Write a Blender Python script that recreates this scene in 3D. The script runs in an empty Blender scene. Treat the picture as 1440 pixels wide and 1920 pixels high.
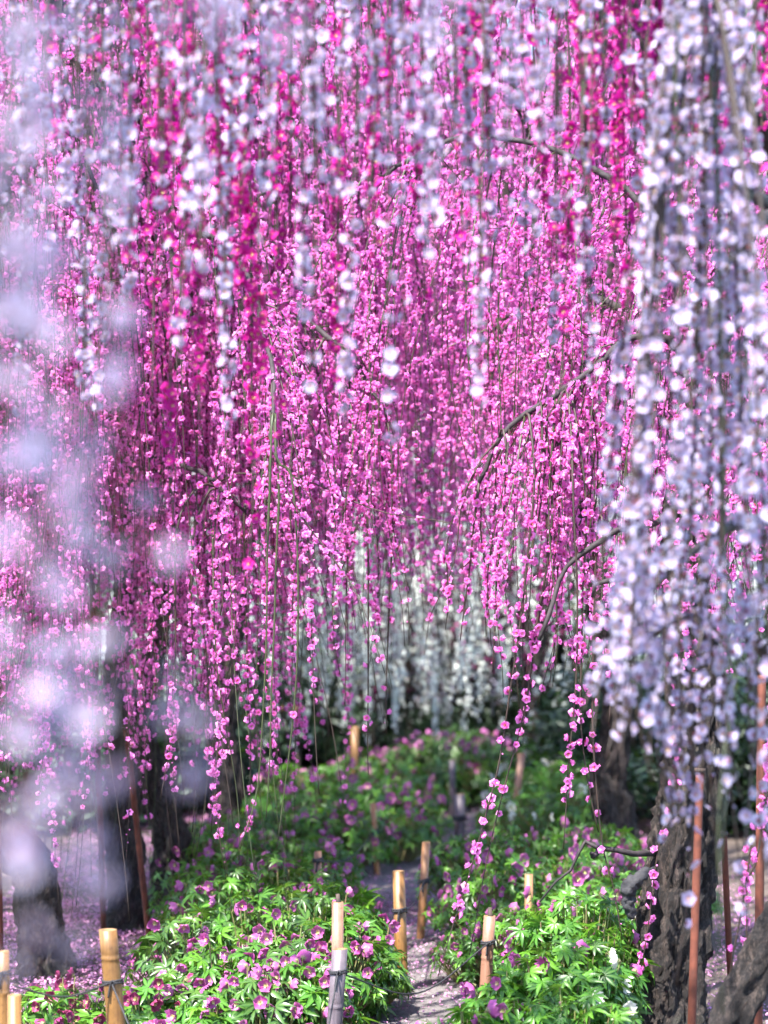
import bpy, math, random
import numpy as np
from mathutils import Vector, Matrix, noise

random.seed(7); RNG = np.random.default_rng(11)
SC = bpy.context.scene
COL = SC.collection
R = math.radians

# ---------------------------------------------------------------- camera
CAM_H = 1.45; FPX = 1920*85/36.0; HOR = 1000.0
cam = bpy.data.cameras.new('camera'); camo = bpy.data.objects.new('camera', cam); COL.objects.link(camo)
cam.sensor_fit = 'VERTICAL'; cam.sensor_height = 36; cam.sensor_width = 27; cam.lens = 85
cam.clip_start = 0.05; cam.clip_end = 2000
camo.location = (0, 0, CAM_H)
camo.rotation_euler = (R(90) + math.atan((HOR-960)/FPX), 0, 0)
cam.dof.use_dof = True; cam.dof.focus_distance = 6.75; cam.dof.aperture_fstop = 2.8; cam.dof.aperture_blades = 0
SC.camera = camo

# ---------------------------------------------------------------- sky and sun
SUN_DIR = Vector((-0.27, -0.43, 0.86)).normalized()       # towards the sun
world = bpy.data.worlds.new('World'); SC.world = world; world.use_nodes = True
wn = world.node_tree.nodes; wl = world.node_tree.links
sky = wn.new('ShaderNodeTexSky'); sky.sky_type = 'NISHITA'; sky.sun_disc = False
sky.sun_elevation = math.asin(SUN_DIR.z); sky.sun_rotation = math.atan2(SUN_DIR.x, SUN_DIR.y)
sky.air_density = 1.0; sky.dust_density = 0.6; sky.ozone_density = 2.0
wn['Background'].inputs[1].default_value = 0.15
wl.new(sky.outputs[0], wn['Background'].inputs[0])
sl = bpy.data.lights.new('sun', 'SUN'); sl.energy = 5.0; sl.angle = R(0.6); sl.color = (1.0, 0.95, 0.88)
so = bpy.data.objects.new('sun', sl); COL.objects.link(so)
so.rotation_euler = SUN_DIR.to_track_quat('Z', 'Y').to_euler(); so.location = SUN_DIR*30
SC.view_settings.view_transform = 'Standard'; SC.view_settings.look = 'None'
SC.view_settings.gamma = 1.0; SC.view_settings.use_curve_mapping = False
SC.view_settings.exposure = 2.15
cy = SC.cycles
cy.use_denoising = True; cy.denoiser = 'OPENIMAGEDENOISE'
cy.max_bounces = 7; cy.diffuse_bounces = 4; cy.glossy_bounces = 2; cy.transmission_bounces = 4; cy.transparent_max_bounces = 4
cy.caustics_reflective = False; cy.caustics_refractive = False
cy.use_adaptive_sampling = True; cy.adaptive_threshold = 0.02
cy.sample_clamp_indirect = 6.0

def at(x, y, d):
    """photo pixel + distance -> world point"""
    return Vector(((x-720)/FPX*d, d, CAM_H-(y-HOR)/FPX*d))
def pix(p):
    return 720+p[0]/p[1]*FPX, HOR-(p[2]-CAM_H)/p[1]*FPX

# ---------------------------------------------------------------- materials
class NT:
    def __init__(s, name):
        s.m = bpy.data.materials.new(name); s.m.use_nodes = True
        s.t = s.m.node_tree; s.t.nodes.clear()
        s.out = s.t.nodes.new('ShaderNodeOutputMaterial')
    def n(s, ty, **kw):
        nd = s.t.nodes.new(ty)
        for k, v in kw.items():
            if k in nd.inputs: nd.inputs[k].default_value = v
            else: setattr(nd, k, v)
        return nd
    def l(s, a, b): s.t.links.new(a, b)
    def ramp(s, fac, stops):
        r = s.n('ShaderNodeValToRGB'); e = r.color_ramp.elements
        while len(e) < len(stops): e.new(0.5)
        for i, (p, c) in enumerate(stops):
            e[i].position = p; e[i].color = (*c, 1)
        if fac is not None: s.l(fac, r.inputs[0])
        return r.outputs[0]
    def mixc(s, f, a, b, mode='MIX'):
        m = s.n('ShaderNodeMix', data_type='RGBA', blend_type=mode)
        for i, v in ((0, f), (6, a), (7, b)):
            if hasattr(v, 'is_linked'): s.l(v, m.inputs[i])
            elif i == 0: m.inputs[i].default_value = v
            else: m.inputs[i].default_value = (*v, 1)
        return m.outputs[2]
    def math(s, op, a, b=0.5):
        m = s.n('ShaderNodeMath', operation=op)
        for i, v in ((0, a), (1, b)):
            if hasattr(v, 'is_linked'): s.l(v, m.inputs[i])
            else: m.inputs[i].default_value = v
        return m.outputs[0]
    def surf(s, o): s.l(o, s.out.inputs[0])

def petal_mat(name, inner, mid, rim, var, transl=0.42, rough=0.6):
    k = NT(name)
    at_ = k.n('ShaderNodeAttribute', attribute_name='pt')
    sep = k.n('ShaderNodeSeparateColor'); k.l(at_.outputs['Color'], sep.inputs[0])
    c = k.ramp(sep.outputs[0], [(0.0, inner), (0.16, inner), (0.36, mid), (0.70, mid), (1.0, rim)])
    c = k.mixc(k.math('MULTIPLY', sep.outputs[1], 0.62), c, var)
    oi = k.n('ShaderNodeObjectInfo')
    c = k.mixc(k.math('MULTIPLY', oi.outputs['Random'], 0.3), c, var)
    d = k.n('ShaderNodeBsdfPrincipled', Roughness=rough); d.inputs['Specular IOR Level'].default_value = 0.35
    k.l(c, d.inputs['Base Color'])
    t = k.n('ShaderNodeBsdfTranslucent'); k.l(c, t.inputs[0])
    m = k.n('ShaderNodeMixShader', Fac=transl); k.l(d.outputs[0], m.inputs[1]); k.l(t.outputs[0], m.inputs[2])
    k.surf(m.outputs[0]); return k.m

def plain(name, col, rough=0.7, var=None, scale=40, bump=0.0, transl=0.0):
    k = NT(name)
    p = k.n('ShaderNodeBsdfPrincipled', Roughness=rough)
    if var:
        tc = k.n('ShaderNodeTexCoord'); nz = k.n('ShaderNodeTexNoise', Scale=scale, Detail=4.0)
        k.l(tc.outputs['Object'], nz.inputs['Vector'])
        c = k.ramp(nz.outputs[0], [(0.32, col), (0.68, var)]); k.l(c, p.inputs['Base Color'])
        if bump:
            b = k.n('ShaderNodeBump', Strength=bump, Distance=0.004); k.l(nz.outputs[0], b.inputs['Height']); k.l(b.outputs[0], p.inputs['Normal'])
    else: p.inputs['Base Color'].default_value = (*col, 1)
    k.surf(p.outputs[0]); return k.m

def bark_mat():
    k = NT('plum_bark'); tc = k.n('ShaderNodeTexCoord')
    mp = k.n('ShaderNodeMapping'); k.l(tc.outputs['Object'], mp.inputs[0]); mp.inputs['Scale'].default_value = (1, 1, 0.42)
    v = k.n('ShaderNodeTexVoronoi', Scale=30.0, feature='DISTANCE_TO_EDGE'); 
    nz = k.n('ShaderNodeTexNoise', Scale=14.0, Detail=8.0, Roughness=0.7); k.l(mp.outputs[0], nz.inputs['Vector'])
    w = k.mixc(0.25, mp.outputs[0], nz.outputs['Color'], 'ADD'); k.l(w, v.inputs['Vector'])
    n2 = k.n('ShaderNodeTexNoise', Scale=60.0, Detail=6.0, Roughness=0.75); k.l(mp.outputs[0], n2.inputs['Vector'])
    n3 = k.n('ShaderNodeTexNoise', Scale=3.5, Detail=5.0, Roughness=0.6); k.l(tc.outputs['Object'], n3.inputs['Vector'])
    c = k.ramp(n2.outputs[0], [(0.28, (0.012, 0.009, 0.009)), (0.5, (0.062, 0.043, 0.036)), (0.72, (0.24, 0.175, 0.145))])
    fis = k.ramp(v.outputs['Distance'], [(0.0, (0, 0, 0)), (0.16, (1, 1, 1))])
    c = k.mixc(k.math('MULTIPLY', fis, 0.55), k.mixc(0.7, c, (0.014, 0.011, 0.012)), c)
    c = k.mixc(fis, k.mixc(0.75, c, (0.012, 0.009, 0.010)), c)
    lic = k.ramp(n3.outputs[0], [(0.56, (0, 0, 0)), (0.66, (1, 1, 1))])
    c = k.mixc(k.math('MULTIPLY', lic, 0.5), c, (0.13, 0.14, 0.10))
    p = k.n('ShaderNodeBsdfPrincipled', Roughness=0.85); k.l(c, p.inputs['Base Color'])
    h = k.math('ADD', k.math('MULTIPLY', fis, 0.8), n2.outputs[0])
    b = k.n('ShaderNodeBump', Strength=1.0, Distance=0.03); k.l(h, b.inputs['Height']); k.l(b.outputs[0], p.inputs['Normal'])
    k.surf(p.outputs[0]); return k.m

def leaf_mat(name, a, b, c3, transl=0.35, rough=0.33):
    k = NT(name)
    at_ = k.n('ShaderNodeAttribute', attribute_name='pt')
    sep = k.n('ShaderNodeSeparateColor'); k.l(at_.outputs['Color'], sep.inputs[0])
    oi = k.n('ShaderNodeObjectInfo')
    r = k.math('FRACT', k.math('ADD', sep.outputs[1], oi.outputs['Random']), 0)
    c = k.ramp(r, [(0.0, a), (0.55, b), (1.0, c3)])
    c = k.mixc(k.math('MULTIPLY', sep.outputs[0], 0.35), c, (0.2, 0.34, 0.08))
    p = k.n('ShaderNodeBsdfPrincipled', Roughness=rough); k.l(c, p.inputs['Base Color'])
    t = k.n('ShaderNodeBsdfTranslucent'); k.l(k.mixc(0.4, c, (0.20, 0.40, 0.02)), t.inputs[0])
    m = k.n('ShaderNodeMixShader', Fac=transl); k.l(p.outputs[0], m.inputs[1]); k.l(t.outputs[0], m.inputs[2])
    k.surf(m.outputs[0]); return k.m

def bamboo_mat(name, a, b, stain):
    k = NT(name); tc = k.n('ShaderNodeTexCoord')
    mp = k.n('ShaderNodeMapping'); mp.inputs['Scale'].default_value = (60, 60, 3.0); k.l(tc.outputs['Object'], mp.inputs[0])
    n1 = k.n('ShaderNodeTexNoise', Scale=2.2, Detail=6.0, Roughness=0.65); k.l(mp.outputs[0], n1.inputs['Vector'])
    n2 = k.n('ShaderNodeTexNoise', Scale=9.0, Detail=5.0, Roughness=0.7); k.l(tc.outputs['Object'], n2.inputs['Vector'])
    c = k.ramp(n1.outputs[0], [(0.3, a), (0.7, b)])
    c = k.mixc(k.ramp(n2.outputs[0], [(0.5, (0, 0, 0)), (0.72, (0.8, 0.8, 0.8))]), c, stain)
    n4 = k.n('ShaderNodeTexNoise', Scale=120.0, Detail=3.0); k.l(tc.outputs['Object'], n4.inputs['Vector'])
    c = k.mixc(k.ramp(n4.outputs[0], [(0.62, (0, 0, 0)), (0.7, (0.6, 0.6, 0.6))]), c, stain)
    p = k.n('ShaderNodeBsdfPrincipled', Roughness=0.48); k.l(c, p.inputs['Base Color'])
    bb = k.n('ShaderNodeBump', Strength=0.35, Distance=0.002); k.l(n1.outputs[0], bb.inputs['Height']); k.l(bb.outputs[0], p.inputs['Normal'])
    k.surf(p.outputs[0]); return k.m

def ground_mat(name, stops, s1=6.0, s2=120.0):
    k = NT(name); tc = k.n('ShaderNodeTexCoord')
    n1 = k.n('ShaderNodeTexNoise', Scale=s1, Detail=8.0, Roughness=0.7); k.l(tc.outputs['Object'], n1.inputs['Vector'])
    n2 = k.n('ShaderNodeTexNoise', Scale=s2, Detail=5.0, Roughness=0.8); k.l(tc.outputs['Object'], n2.inputs['Vector'])
    f = k.math('ADD', k.math('MULTIPLY', n1.outputs[0], 0.5), k.math('MULTIPLY', n2.outputs[0], 0.5))
    c = k.ramp(f, stops)
    p = k.n('ShaderNodeBsdfPrincipled', Roughness=0.95); k.l(c, p.inputs['Base Color'])
    b = k.n('ShaderNodeBump', Strength=0.8, Distance=0.02); k.l(f, b.inputs['Height']); k.l(b.outputs[0], p.inputs['Normal'])
    k.surf(p.outputs[0]); return k.m

M = {}
M['pink'] = petal_mat('pink_petal', (0.42, 0.005, 0.10), (0.88, 0.19, 0.62), (0.94, 0.52, 0.84), (0.88, 0.34, 0.80), 0.52)
M['crimson'] = petal_mat('crimson_petal', (0.26, 0.003, 0.06), (0.48, 0.006, 0.21), (0.58, 0.03, 0.30), (0.50, 0.010, 0.30), 0.4)
M['white'] = petal_mat('white_petal', (0.40, 0.10, 0.16), (0.46, 0.46, 0.62), (0.52, 0.54, 0.72), (0.50, 0.37, 0.58), 0.42)
M['greenwhite'] = petal_mat('cream_white_petal', (0.55, 0.55, 0.35), (0.80, 0.86, 0.80), (0.84, 0.88, 0.86), (0.74, 0.82, 0.82), 0.5)
M['lavender'] = petal_mat('lavender_white_petal', (0.5, 0.45, 0.5), (0.70, 0.68, 0.86), (0.78, 0.78, 0.88), (0.66, 0.62, 0.86), 0.4)
M['calyx'] = plain('calyx', (0.16, 0.02, 0.03), 0.6)
M['stamen'] = plain('stamen', (0.72, 0.55, 0.25), 0.6)
M['bark'] = bark_mat()
M['limb'] = plain('limb_bark', (0.010, 0.007, 0.008), 0.8, (0.032, 0.022, 0.026), 55, 0.8)
M['twig'] = plain('twig_bark', (0.018, 0.011, 0.007), 0.6, (0.036, 0.018, 0.012), 60)
M['greentwig'] = plain('green_twig', (0.02, 0.032, 0.008), 0.5, (0.045, 0.05, 0.016), 60)
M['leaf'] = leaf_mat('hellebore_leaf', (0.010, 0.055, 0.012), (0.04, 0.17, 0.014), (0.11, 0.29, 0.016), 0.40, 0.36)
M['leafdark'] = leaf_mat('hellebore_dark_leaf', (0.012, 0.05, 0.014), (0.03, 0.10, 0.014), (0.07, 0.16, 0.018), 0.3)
M['stem'] = plain('hellebore_stem', (0.14, 0.2, 0.05), 0.5, (0.2, 0.12, 0.08), 30)
M['sepal_pink'] = petal_mat('hellebore_pink', (0.35, 0.22, 0.16), (0.38, 0.045, 0.24), (0.48, 0.12, 0.34), (0.46, 0.18, 0.38), 0.3, 0.5)
M['sepal_dusk'] = petal_mat('hellebore_dusky', (0.2, 0.16, 0.08), (0.20, 0.02, 0.10), (0.32, 0.05, 0.18), (0.30, 0.04, 0.08), 0.25, 0.5)
M['sepal_white'] = petal_mat('hellebore_white', (0.5, 0.6, 0.3), (0.68, 0.74, 0.58), (0.74, 0.76, 0.7), (0.72, 0.62, 0.68), 0.35, 0.5)
M['nectary'] = plain('nectary', (0.55, 0.55, 0.2), 0.6)
M['bamboo'] = bamboo_mat('bamboo_tan', (0.13, 0.06, 0.016), (0.25, 0.13, 0.038), (0.055, 0.022, 0.009))
M['bamboo_pink'] = bamboo_mat('bamboo_faded', (0.19, 0.092, 0.058), (0.28, 0.15, 0.098), (0.09, 0.036, 0.026))
M['bamboo_grey'] = bamboo_mat('bamboo_weathered', (0.075, 0.06, 0.075), (0.14, 0.11, 0.125), (0.04, 0.026, 0.03))
M['bamboo_old'] = bamboo_mat('bamboo_brown', (0.24, 0.11, 0.045), (0.36, 0.18, 0.08), (0.1, 0.045, 0.03))
M['bamboo_in'] = plain('bamboo_inside', (0.25, 0.15, 0.065), 0.8, (0.12, 0.065, 0.03), 50)
M['rope'] = plain('black_rope', (0.012, 0.012, 0.016), 0.75, (0.03, 0.03, 0.035), 300, 0.6)
M['rust'] = plain('rusty_steel', (0.07, 0.018, 0.010), 0.85, (0.13, 0.034, 0.018), 30, 0.3)
M['stake'] = plain('dark_stake', (0.035, 0.025, 0.02), 0.8, (0.07, 0.045, 0.035), 40)
M['evergreen'] = leaf_mat('evergreen_leaf', (0.010, 0.026, 0.014), (0.018, 0.042, 0.02), (0.03, 0.062, 0.028), 0.15, 0.5)
M['ground'] = ground_mat('garden_soil', [(0.3, (0.035, 0.026, 0.022)), (0.5, (0.085, 0.064, 0.052)), (0.7, (0.16, 0.125, 0.105))])
M['path'] = ground_mat('path_gravel', [(0.32, (0.06, 0.05, 0.052)), (0.5, (0.14, 0.125, 0.125)), (0.7, (0.27, 0.25, 0.25))], 10, 160)
M['fallen'] = petal_mat('fallen_petal', (0.50, 0.14, 0.34), (0.52, 0.16, 0.38), (0.62, 0.30, 0.50), (0.60, 0.40, 0.56), 0.25)

# ---------------------------------------------------------------- mesh helpers
def mesh_np(name, V, F, mats, fm=None, attr=None, smooth=False):
    """V (n,3); F list of int arrays, each (k,3) or (k,4); fm material index per face in the same order"""
    me = bpy.data.meshes.new(name)
    V = np.asarray(V, np.float32)
    F = [np.asarray(f, np.int32) for f in (F if isinstance(F, list) else [F]) if len(f)]
    me.vertices.add(len(V)); me.vertices.foreach_set('co', V.ravel())
    tot = np.concatenate([np.full(len(f), f.shape[1], np.int32) for f in F])
    li = np.concatenate([f.ravel() for f in F])
    me.loops.add(len(li)); me.loops.foreach_set('vertex_index', li)
    me.polygons.add(len(tot))
    st = np.zeros(len(tot), np.int32); st[1:] = np.cumsum(tot)[:-1]
    me.polygons.foreach_set('loop_start', st); me.polygons.foreach_set('loop_total', tot)
    if fm is not None: me.polygons.foreach_set('material_index', np.asarray(fm, np.int32))
    if smooth: me.polygons.foreach_set('use_smooth', np.ones(len(tot), bool))
    for m in mats: me.materials.append(m)
    if attr is not None:
        a = me.attributes.new('pt', 'FLOAT_COLOR', 'POINT')
        c = np.ones((len(V), 4), np.float32); c[:, :attr.shape[1]] = attr
        a.data.foreach_set('color', c.ravel())
    me.update(calc_edges=True)
    return me
def link(name, me, parent=None, loc=(0, 0, 0), stuff=False):
    o = bpy.data.objects.new(name, me); COL.objects.link(o); o.location = loc
    if parent is not None: o.parent = parent
    if stuff: o['kind'] = 'stuff'
    return o
def tag(o, label, cat, group=None):
    o['label'] = label; o['category'] = cat
    if group: o['group'] = group
    return o
def empty(name, loc, label, cat, group=None):
    o = bpy.data.objects.new(name, None); COL.objects.link(o); o.location = loc; o.empty_display_size = 0.05
    return tag(o, label, cat, group)
def struct(name, me):
    o = link(name, me); o['kind'] = 'structure'; return o

def nvec(p):
    x, y, z = p
    return [noise.noise((x+31.7*k, y-17.3*k, z+5.9*k)) for k in (1, 2, 3)]
def spline(pts, n):
    """Catmull-Rom through pts, n samples"""
    P = np.array([list(p) for p in pts], float)
    if len(P) == 2:
        t = np.linspace(0, 1, n)[:, None]; return P[0]*(1-t)+P[1]*t
    Q = np.vstack([2*P[0]-P[1], P, 2*P[-1]-P[-2]])
    seg = np.linalg.norm(np.diff(P, axis=0), axis=1)**0.5; cum = np.concatenate([[0], np.cumsum(seg)])
    s = np.linspace(0, cum[-1], n); out = np.zeros((n, P.shape[1]))
    for i, v in enumerate(s):
        k = min(np.searchsorted(cum, v, 'right')-1, len(P)-2); t = (v-cum[k])/(cum[k+1]-cum[k])
        a, b, c, d = Q[k], Q[k+1], Q[k+2], Q[k+3]
        out[i] = 0.5*((2*b)+(-a+c)*t+(2*a-5*b+4*c-d)*t*t+(-a+3*b-3*c+d)*t**3)
    return out
def frames(P):
    T = np.gradient(P, axis=0); T /= np.linalg.norm(T, axis=1)[:, None]+1e-9
    ref = np.array([0.31, 0.95, 0.05]); N = np.zeros_like(T)
    v = ref - T[0]*ref.dot(T[0]); v /= np.linalg.norm(v); N[0] = v
    for i in range(1, len(P)):
        v = N[i-1]-T[i]*N[i-1].dot(T[i]); N[i] = v/(np.linalg.norm(v)+1e-9)
    return T, N, np.cross(T, N)
def tube(P, rad, sides, cap=True):
    """rad (n,) or (n,sides)"""
    P = np.asarray(P, float); n = len(P); rad = np.asarray(rad, float)
    if rad.ndim == 1: rad = np.repeat(rad[:, None], sides, 1)
    T, N, B = frames(P); a = np.arange(sides)/sides*2*np.pi
    V = P[:, None]+rad[:, :, None]*(N[:, None]*np.cos(a)[None, :, None]+B[:, None]*np.sin(a)[None, :, None])
    V = V.reshape(-1, 3)
    i, j = np.meshgrid(np.arange(n-1), np.arange(sides), indexing='ij'); j2 = (j+1) % sides
    Q = np.stack([i*sides+j, i*sides+j2, (i+1)*sides+j2, (i+1)*sides+j], -1).reshape(-1, 4)
    F = [Q]
    if cap:
        k = len(V); V = np.vstack([V, P[0], P[-1]]); j = np.arange(sides); j2 = (j+1) % sides
        F.append(np.stack([np.full(sides, k), j2, j], -1))
        F.append(np.stack([np.full(sides, k+1), (n-1)*sides+j, (n-1)*sides+j2], -1))
    return V, F
def merge(parts):
    """parts: list of (V, [F...]) -> V, [F...] grouped by face size"""
    V = []; F3 = []; F4 = []; o = 0
    for v, fs in parts:
        for f in fs: (F3 if f.shape[1] == 3 else F4).append(f+o)
        V.append(v); o += len(v)
    out = []
    if F3: out.append(np.vstack(F3))
    if F4: out.append(np.vstack(F4))
    return np.vstack(V), out

# ---------------------------------------------------------------- blossom templates (unit radius, facing +Z)
def petal_grid(az, L, W, cup, lift, nu, nv, r0=0.10, twist=0.0, notch=0.0):
    us = np.linspace(0, 1, nu); vs = np.linspace(-1, 1, nv); V = []; A = []
    for u in us:
        w = W*(max(0.0, math.sin(math.pi*(0.10+0.80*u)))**0.75)*(0.45+0.65*u if u < 1 else 0.72)
        for v in vs:
            r = r0+(L-r0)*u*(1-0.13*v*v*u+(-notch*(1-abs(v))*(u > .99)))
            y = w*v
            z = lift*u+cup*u*u*0.6+cup*0.55*v*v*u - 0.14*(u > .9)
            y2 = y; z2 = z+twist*v*u
            V.append((r*math.cos(az)-y2*math.sin(az), r*math.sin(az)+y2*math.cos(az), z2)); A.append((u*L, 0, 0))
    F = [(i*nv+j, i*nv+j+1, (i+1)*nv+j+1, (i+1)*nv+j) for i in range(nu-1) for j in range(nv-1)]
    return V, F, A
def blossom_template(nu, nv, rings, calyx=5, stam=5, seed=0, openness=1.0):
    rg = random.Random(seed); V = []; F3 = []; F4 = []; A = []; m3 = []; m4 = []
    def addp(p, mi):
        o = len(V); V.extend(p[0]); A.extend(p[2]); F4.extend([tuple(i+o for i in f) for f in p[1]]); m4.extend([mi]*len(p[1]))
    for (L, W, cup, lift, off) in rings:
        for k in range(5):
            addp(petal_grid(2*math.pi*(k+off)/5+rg.uniform(-.08, .08), L*rg.uniform(.93, 1.06), W, cup*rg.uniform(.8, 1.25)*openness, lift+rg.uniform(-.06, .08), nu, nv, twist=rg.uniform(-.12, .12)), 0)
    if calyx:
        o = len(V); V.append((0, 0, -0.32)); A.append((0, 0, 0))
        for k in range(calyx*2):
            r = 0.42 if k % 2 == 0 else 0.17; a = math.pi*2*k/(calyx*2)
            V.append((r*math.cos(a), r*math.sin(a), -0.06 if k % 2 == 0 else -0.12)); A.append((0, 0, 0))
        for k in range(calyx*2): F3.append((o, o+1+(k+1) % (calyx*2), o+1+k)); m3.append(1)
    for k in range(stam):
        a = 2*math.pi*k/stam+.3; r = 0.30 if k % 2 else 0.2; h = 0.42
        o = len(V); c, s = math.cos(a), math.sin(a)
        V.extend([(0.05*c-.03*s, .05*s+.03*c, 0.02), (0.05*c+.03*s, .05*s-.03*c, 0.02), (r*c-.055*s, r*s+.055*c, h), (r*c+.055*s, r*s-.055*c, h)])
        A.extend([(0, 0, 0)]*4); F4.append((o, o+1, o+3, o+2)); m4.append(2)
    return dict(V=np.array(V), F3=np.array(F3, int).reshape(-1, 3), F4=np.array(F4, int).reshape(-1, 4), A=np.array(A), m3=np.array(m3, int), m4=np.array(m4, int))
def bud_template():
    V = [(0, 0, -0.5)]; A = [(0, 0, 0)]; F3 = []; F4 = []; m3 = []; m4 = []
    for z, r, a in ((-0.15, .28, .3), (0.15, .38, .7), (.42, .22, .9)):
        for k in range(6): V.append((r*math.cos(k*math.pi/3), r*math.sin(k*math.pi/3), z)); A.append((a, 0, 0))
    V.append((0, 0, .52)); A.append((1, 0, 0))
    for k in range(6):
        k2 = (k+1) % 6
        F3.append((0, 1+k2, 1+k)); m3.append(1)
        F4.append((1+k, 1+k2, 7+k2, 7+k)); m4.append(0); F4.append((7+k, 7+k2, 13+k2, 13+k)); m4.append(0)
        F3.append((19, 13+k, 13+k2)); m3.append(0)
    return dict(V=np.array(V), F3=np.array(F3), F4=np.array(F4), A=np.array(A, float), m3=np.array(m3), m4=np.array(m4))
SINGLE_HI = [blossom_template(4, 4, [(1.0, 0.60, 0.34, 0.10, 0)], seed=i, openness=o) for i, o in enumerate((1, .8, 1.3, 1.1))]
SINGLE_MID = [blossom_template(3, 3, [(1.0, 0.62, 0.34, 0.10, 0)], 5, 0, seed=i, openness=o) for i, o in enumerate((1, .8, 1.4))]
DOUBLE_HI = [blossom_template(4, 4, [(1.0, 0.58, 0.30, 0.06, 0), (0.72, 0.46, 0.5, 0.22, .5)], seed=i, openness=o) for i, o in enumerate((1, .8, 1.4, 1.1))]
DOUBLE_MID = [blossom_template(3, 3, [(1.0, 0.60, 0.32, 0.06, 0), (0.66, 0.46, 0.5, 0.26, .5)], 5, 3, seed=i, openness=o) for i, o in enumerate((1, .75, 1.5, 1.1))]
BUD = bud_template()

def basis_from(nrm, roll):
    n = nrm/(np.linalg.norm(nrm, axis=1)[:, None]+1e-9)
    ref = np.where(np.abs(n[:, 2:3]) < 0.9, np.array([[0, 0, 1.0]]), np.array([[1.0, 0, 0]]))
    x = np.cross(ref, n); x /= np.linalg.norm(x, axis=1)[:, None]; y = np.cross(n, x)
    c, s = np.cos(roll)[:, None], np.sin(roll)[:, None]
    return np.stack([x*c+y*s, -x*s+y*c, n], 2)          # columns
def scatter(items):
    """items: list of (template, pos(k,3), basis(k,3,3), scale(k,)) -> V, F3, F4, m3, m4, A"""
    Vs = []; F3 = []; F4 = []; m3 = []; m4 = []; As = []; o = 0
    for tp, pos, bas, sc in items:
        k = len(pos)
        if not k: continue
        n = len(tp['V'])
        V = np.einsum('kij,nj->kni', bas, tp['V'])*sc[:, None, None]+pos[:, None]
        A = np.repeat(tp['A'][None], k, 0).copy(); A[:, :, 1] = RNG.random(k)[:, None]; A[:, :, 2] = RNG.random(k)[:, None]
        off = (o+np.arange(k)*n)[:, None, None]
        Vs.append(V.reshape(-1, 3)); As.append(A.reshape(-1, 3))
        if len(tp['F3']): F3.append((tp['F3'][None]+off).reshape(-1, 3)); m3.append(np.tile(tp['m3'], k))
        if len(tp['F4']): F4.append((tp['F4'][None]+off).reshape(-1, 4)); m4.append(np.tile(tp['m4'], k))
        o += n*k
    F = []; fm = []
    if F3: F.append(np.vstack(F3)); fm.append(np.concatenate(m3))
    if F4: F.append(np.vstack(F4)); fm.append(np.concatenate(m4))
    return np.vstack(Vs), F, np.concatenate(fm), np.vstack(As)

# ---------------------------------------------------------------- hanging branches
def arclen(P):
    s = np.concatenate([[0], np.cumsum(np.linalg.norm(np.diff(P, axis=0), axis=1))]); return s
def flower_spots(P, spacing, size, t0=0.06, t1=0.97, bud=0.12, gap=0.25):
    """positions, normals, sizes and bud flags for flowers along a path"""
    s = arclen(P); L = s[-1]; pos = []; nrm = []; siz = []; bd = []
    v = L*t0; ang = random.uniform(0, 6.28); ph = random.uniform(0, 6.28); f = random.uniform(1.5, 4)
    while v < L*t1:
        dens = 0.62+0.38*math.sin(ph+v*f*2)
        if random.random() > gap*(1-dens):
            x = np.array([np.interp(v, s, P[:, k]) for k in range(3)])
            x2 = np.array([np.interp(min(v+.02, L), s, P[:, k]) for k in range(3)]); t = x2-x; t /= np.linalg.norm(t)+1e-9
            tt = v/L; isb = random.random() < bud or tt > 0.955
            for q in range(2 if (random.random() < 0.25 and not isb) else 1):
                ang += random.uniform(1.9, 3.2)
                a = np.array([math.cos(ang), math.sin(ang), 0]); a -= t*a.dot(t); a /= np.linalg.norm(a)+1e-9
                sz = size*random.uniform(.78, 1.16)*(0.55 if isb else 1)*(1 if tt < .85 else .88)
                pos.append(x+a*(sz*0.42+0.002)); nrm.append(a*0.85-np.array([0, 0, 1])*random.uniform(-.25, .55)+np.array([random.gauss(0, .28) for _ in range(3)])); siz.append(sz); bd.append(isb)
        v += spacing*random.uniform(.55, 1.5)/max(.35, dens)
    if not pos: return None
    return np.array(pos), np.array(nrm), np.array(siz), np.array(bd)
def flower_items(fs, templates):
    pos, nrm, siz, bd = fs; B = basis_from(nrm, RNG.random(len(pos))*6.28); items = []
    ch = RNG.integers(0, len(templates), len(pos))
    for i, tp in enumerate(templates):
        k = (ch == i) & ~bd; items.append((tp, pos[k], B[k], siz[k]))
    items.append((BUD, pos[bd], B[bd], siz[bd]))
    return items
def twig_mesh(P, r0, r1, sides, mat):
    n = len(P); V, F = tube(P, np.linspace(r0, r1, n)*(1+0.12*RNG.standard_normal(n)), sides)
    return mesh_np('hanging_branch', V, F, [mat], smooth=True)

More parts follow.
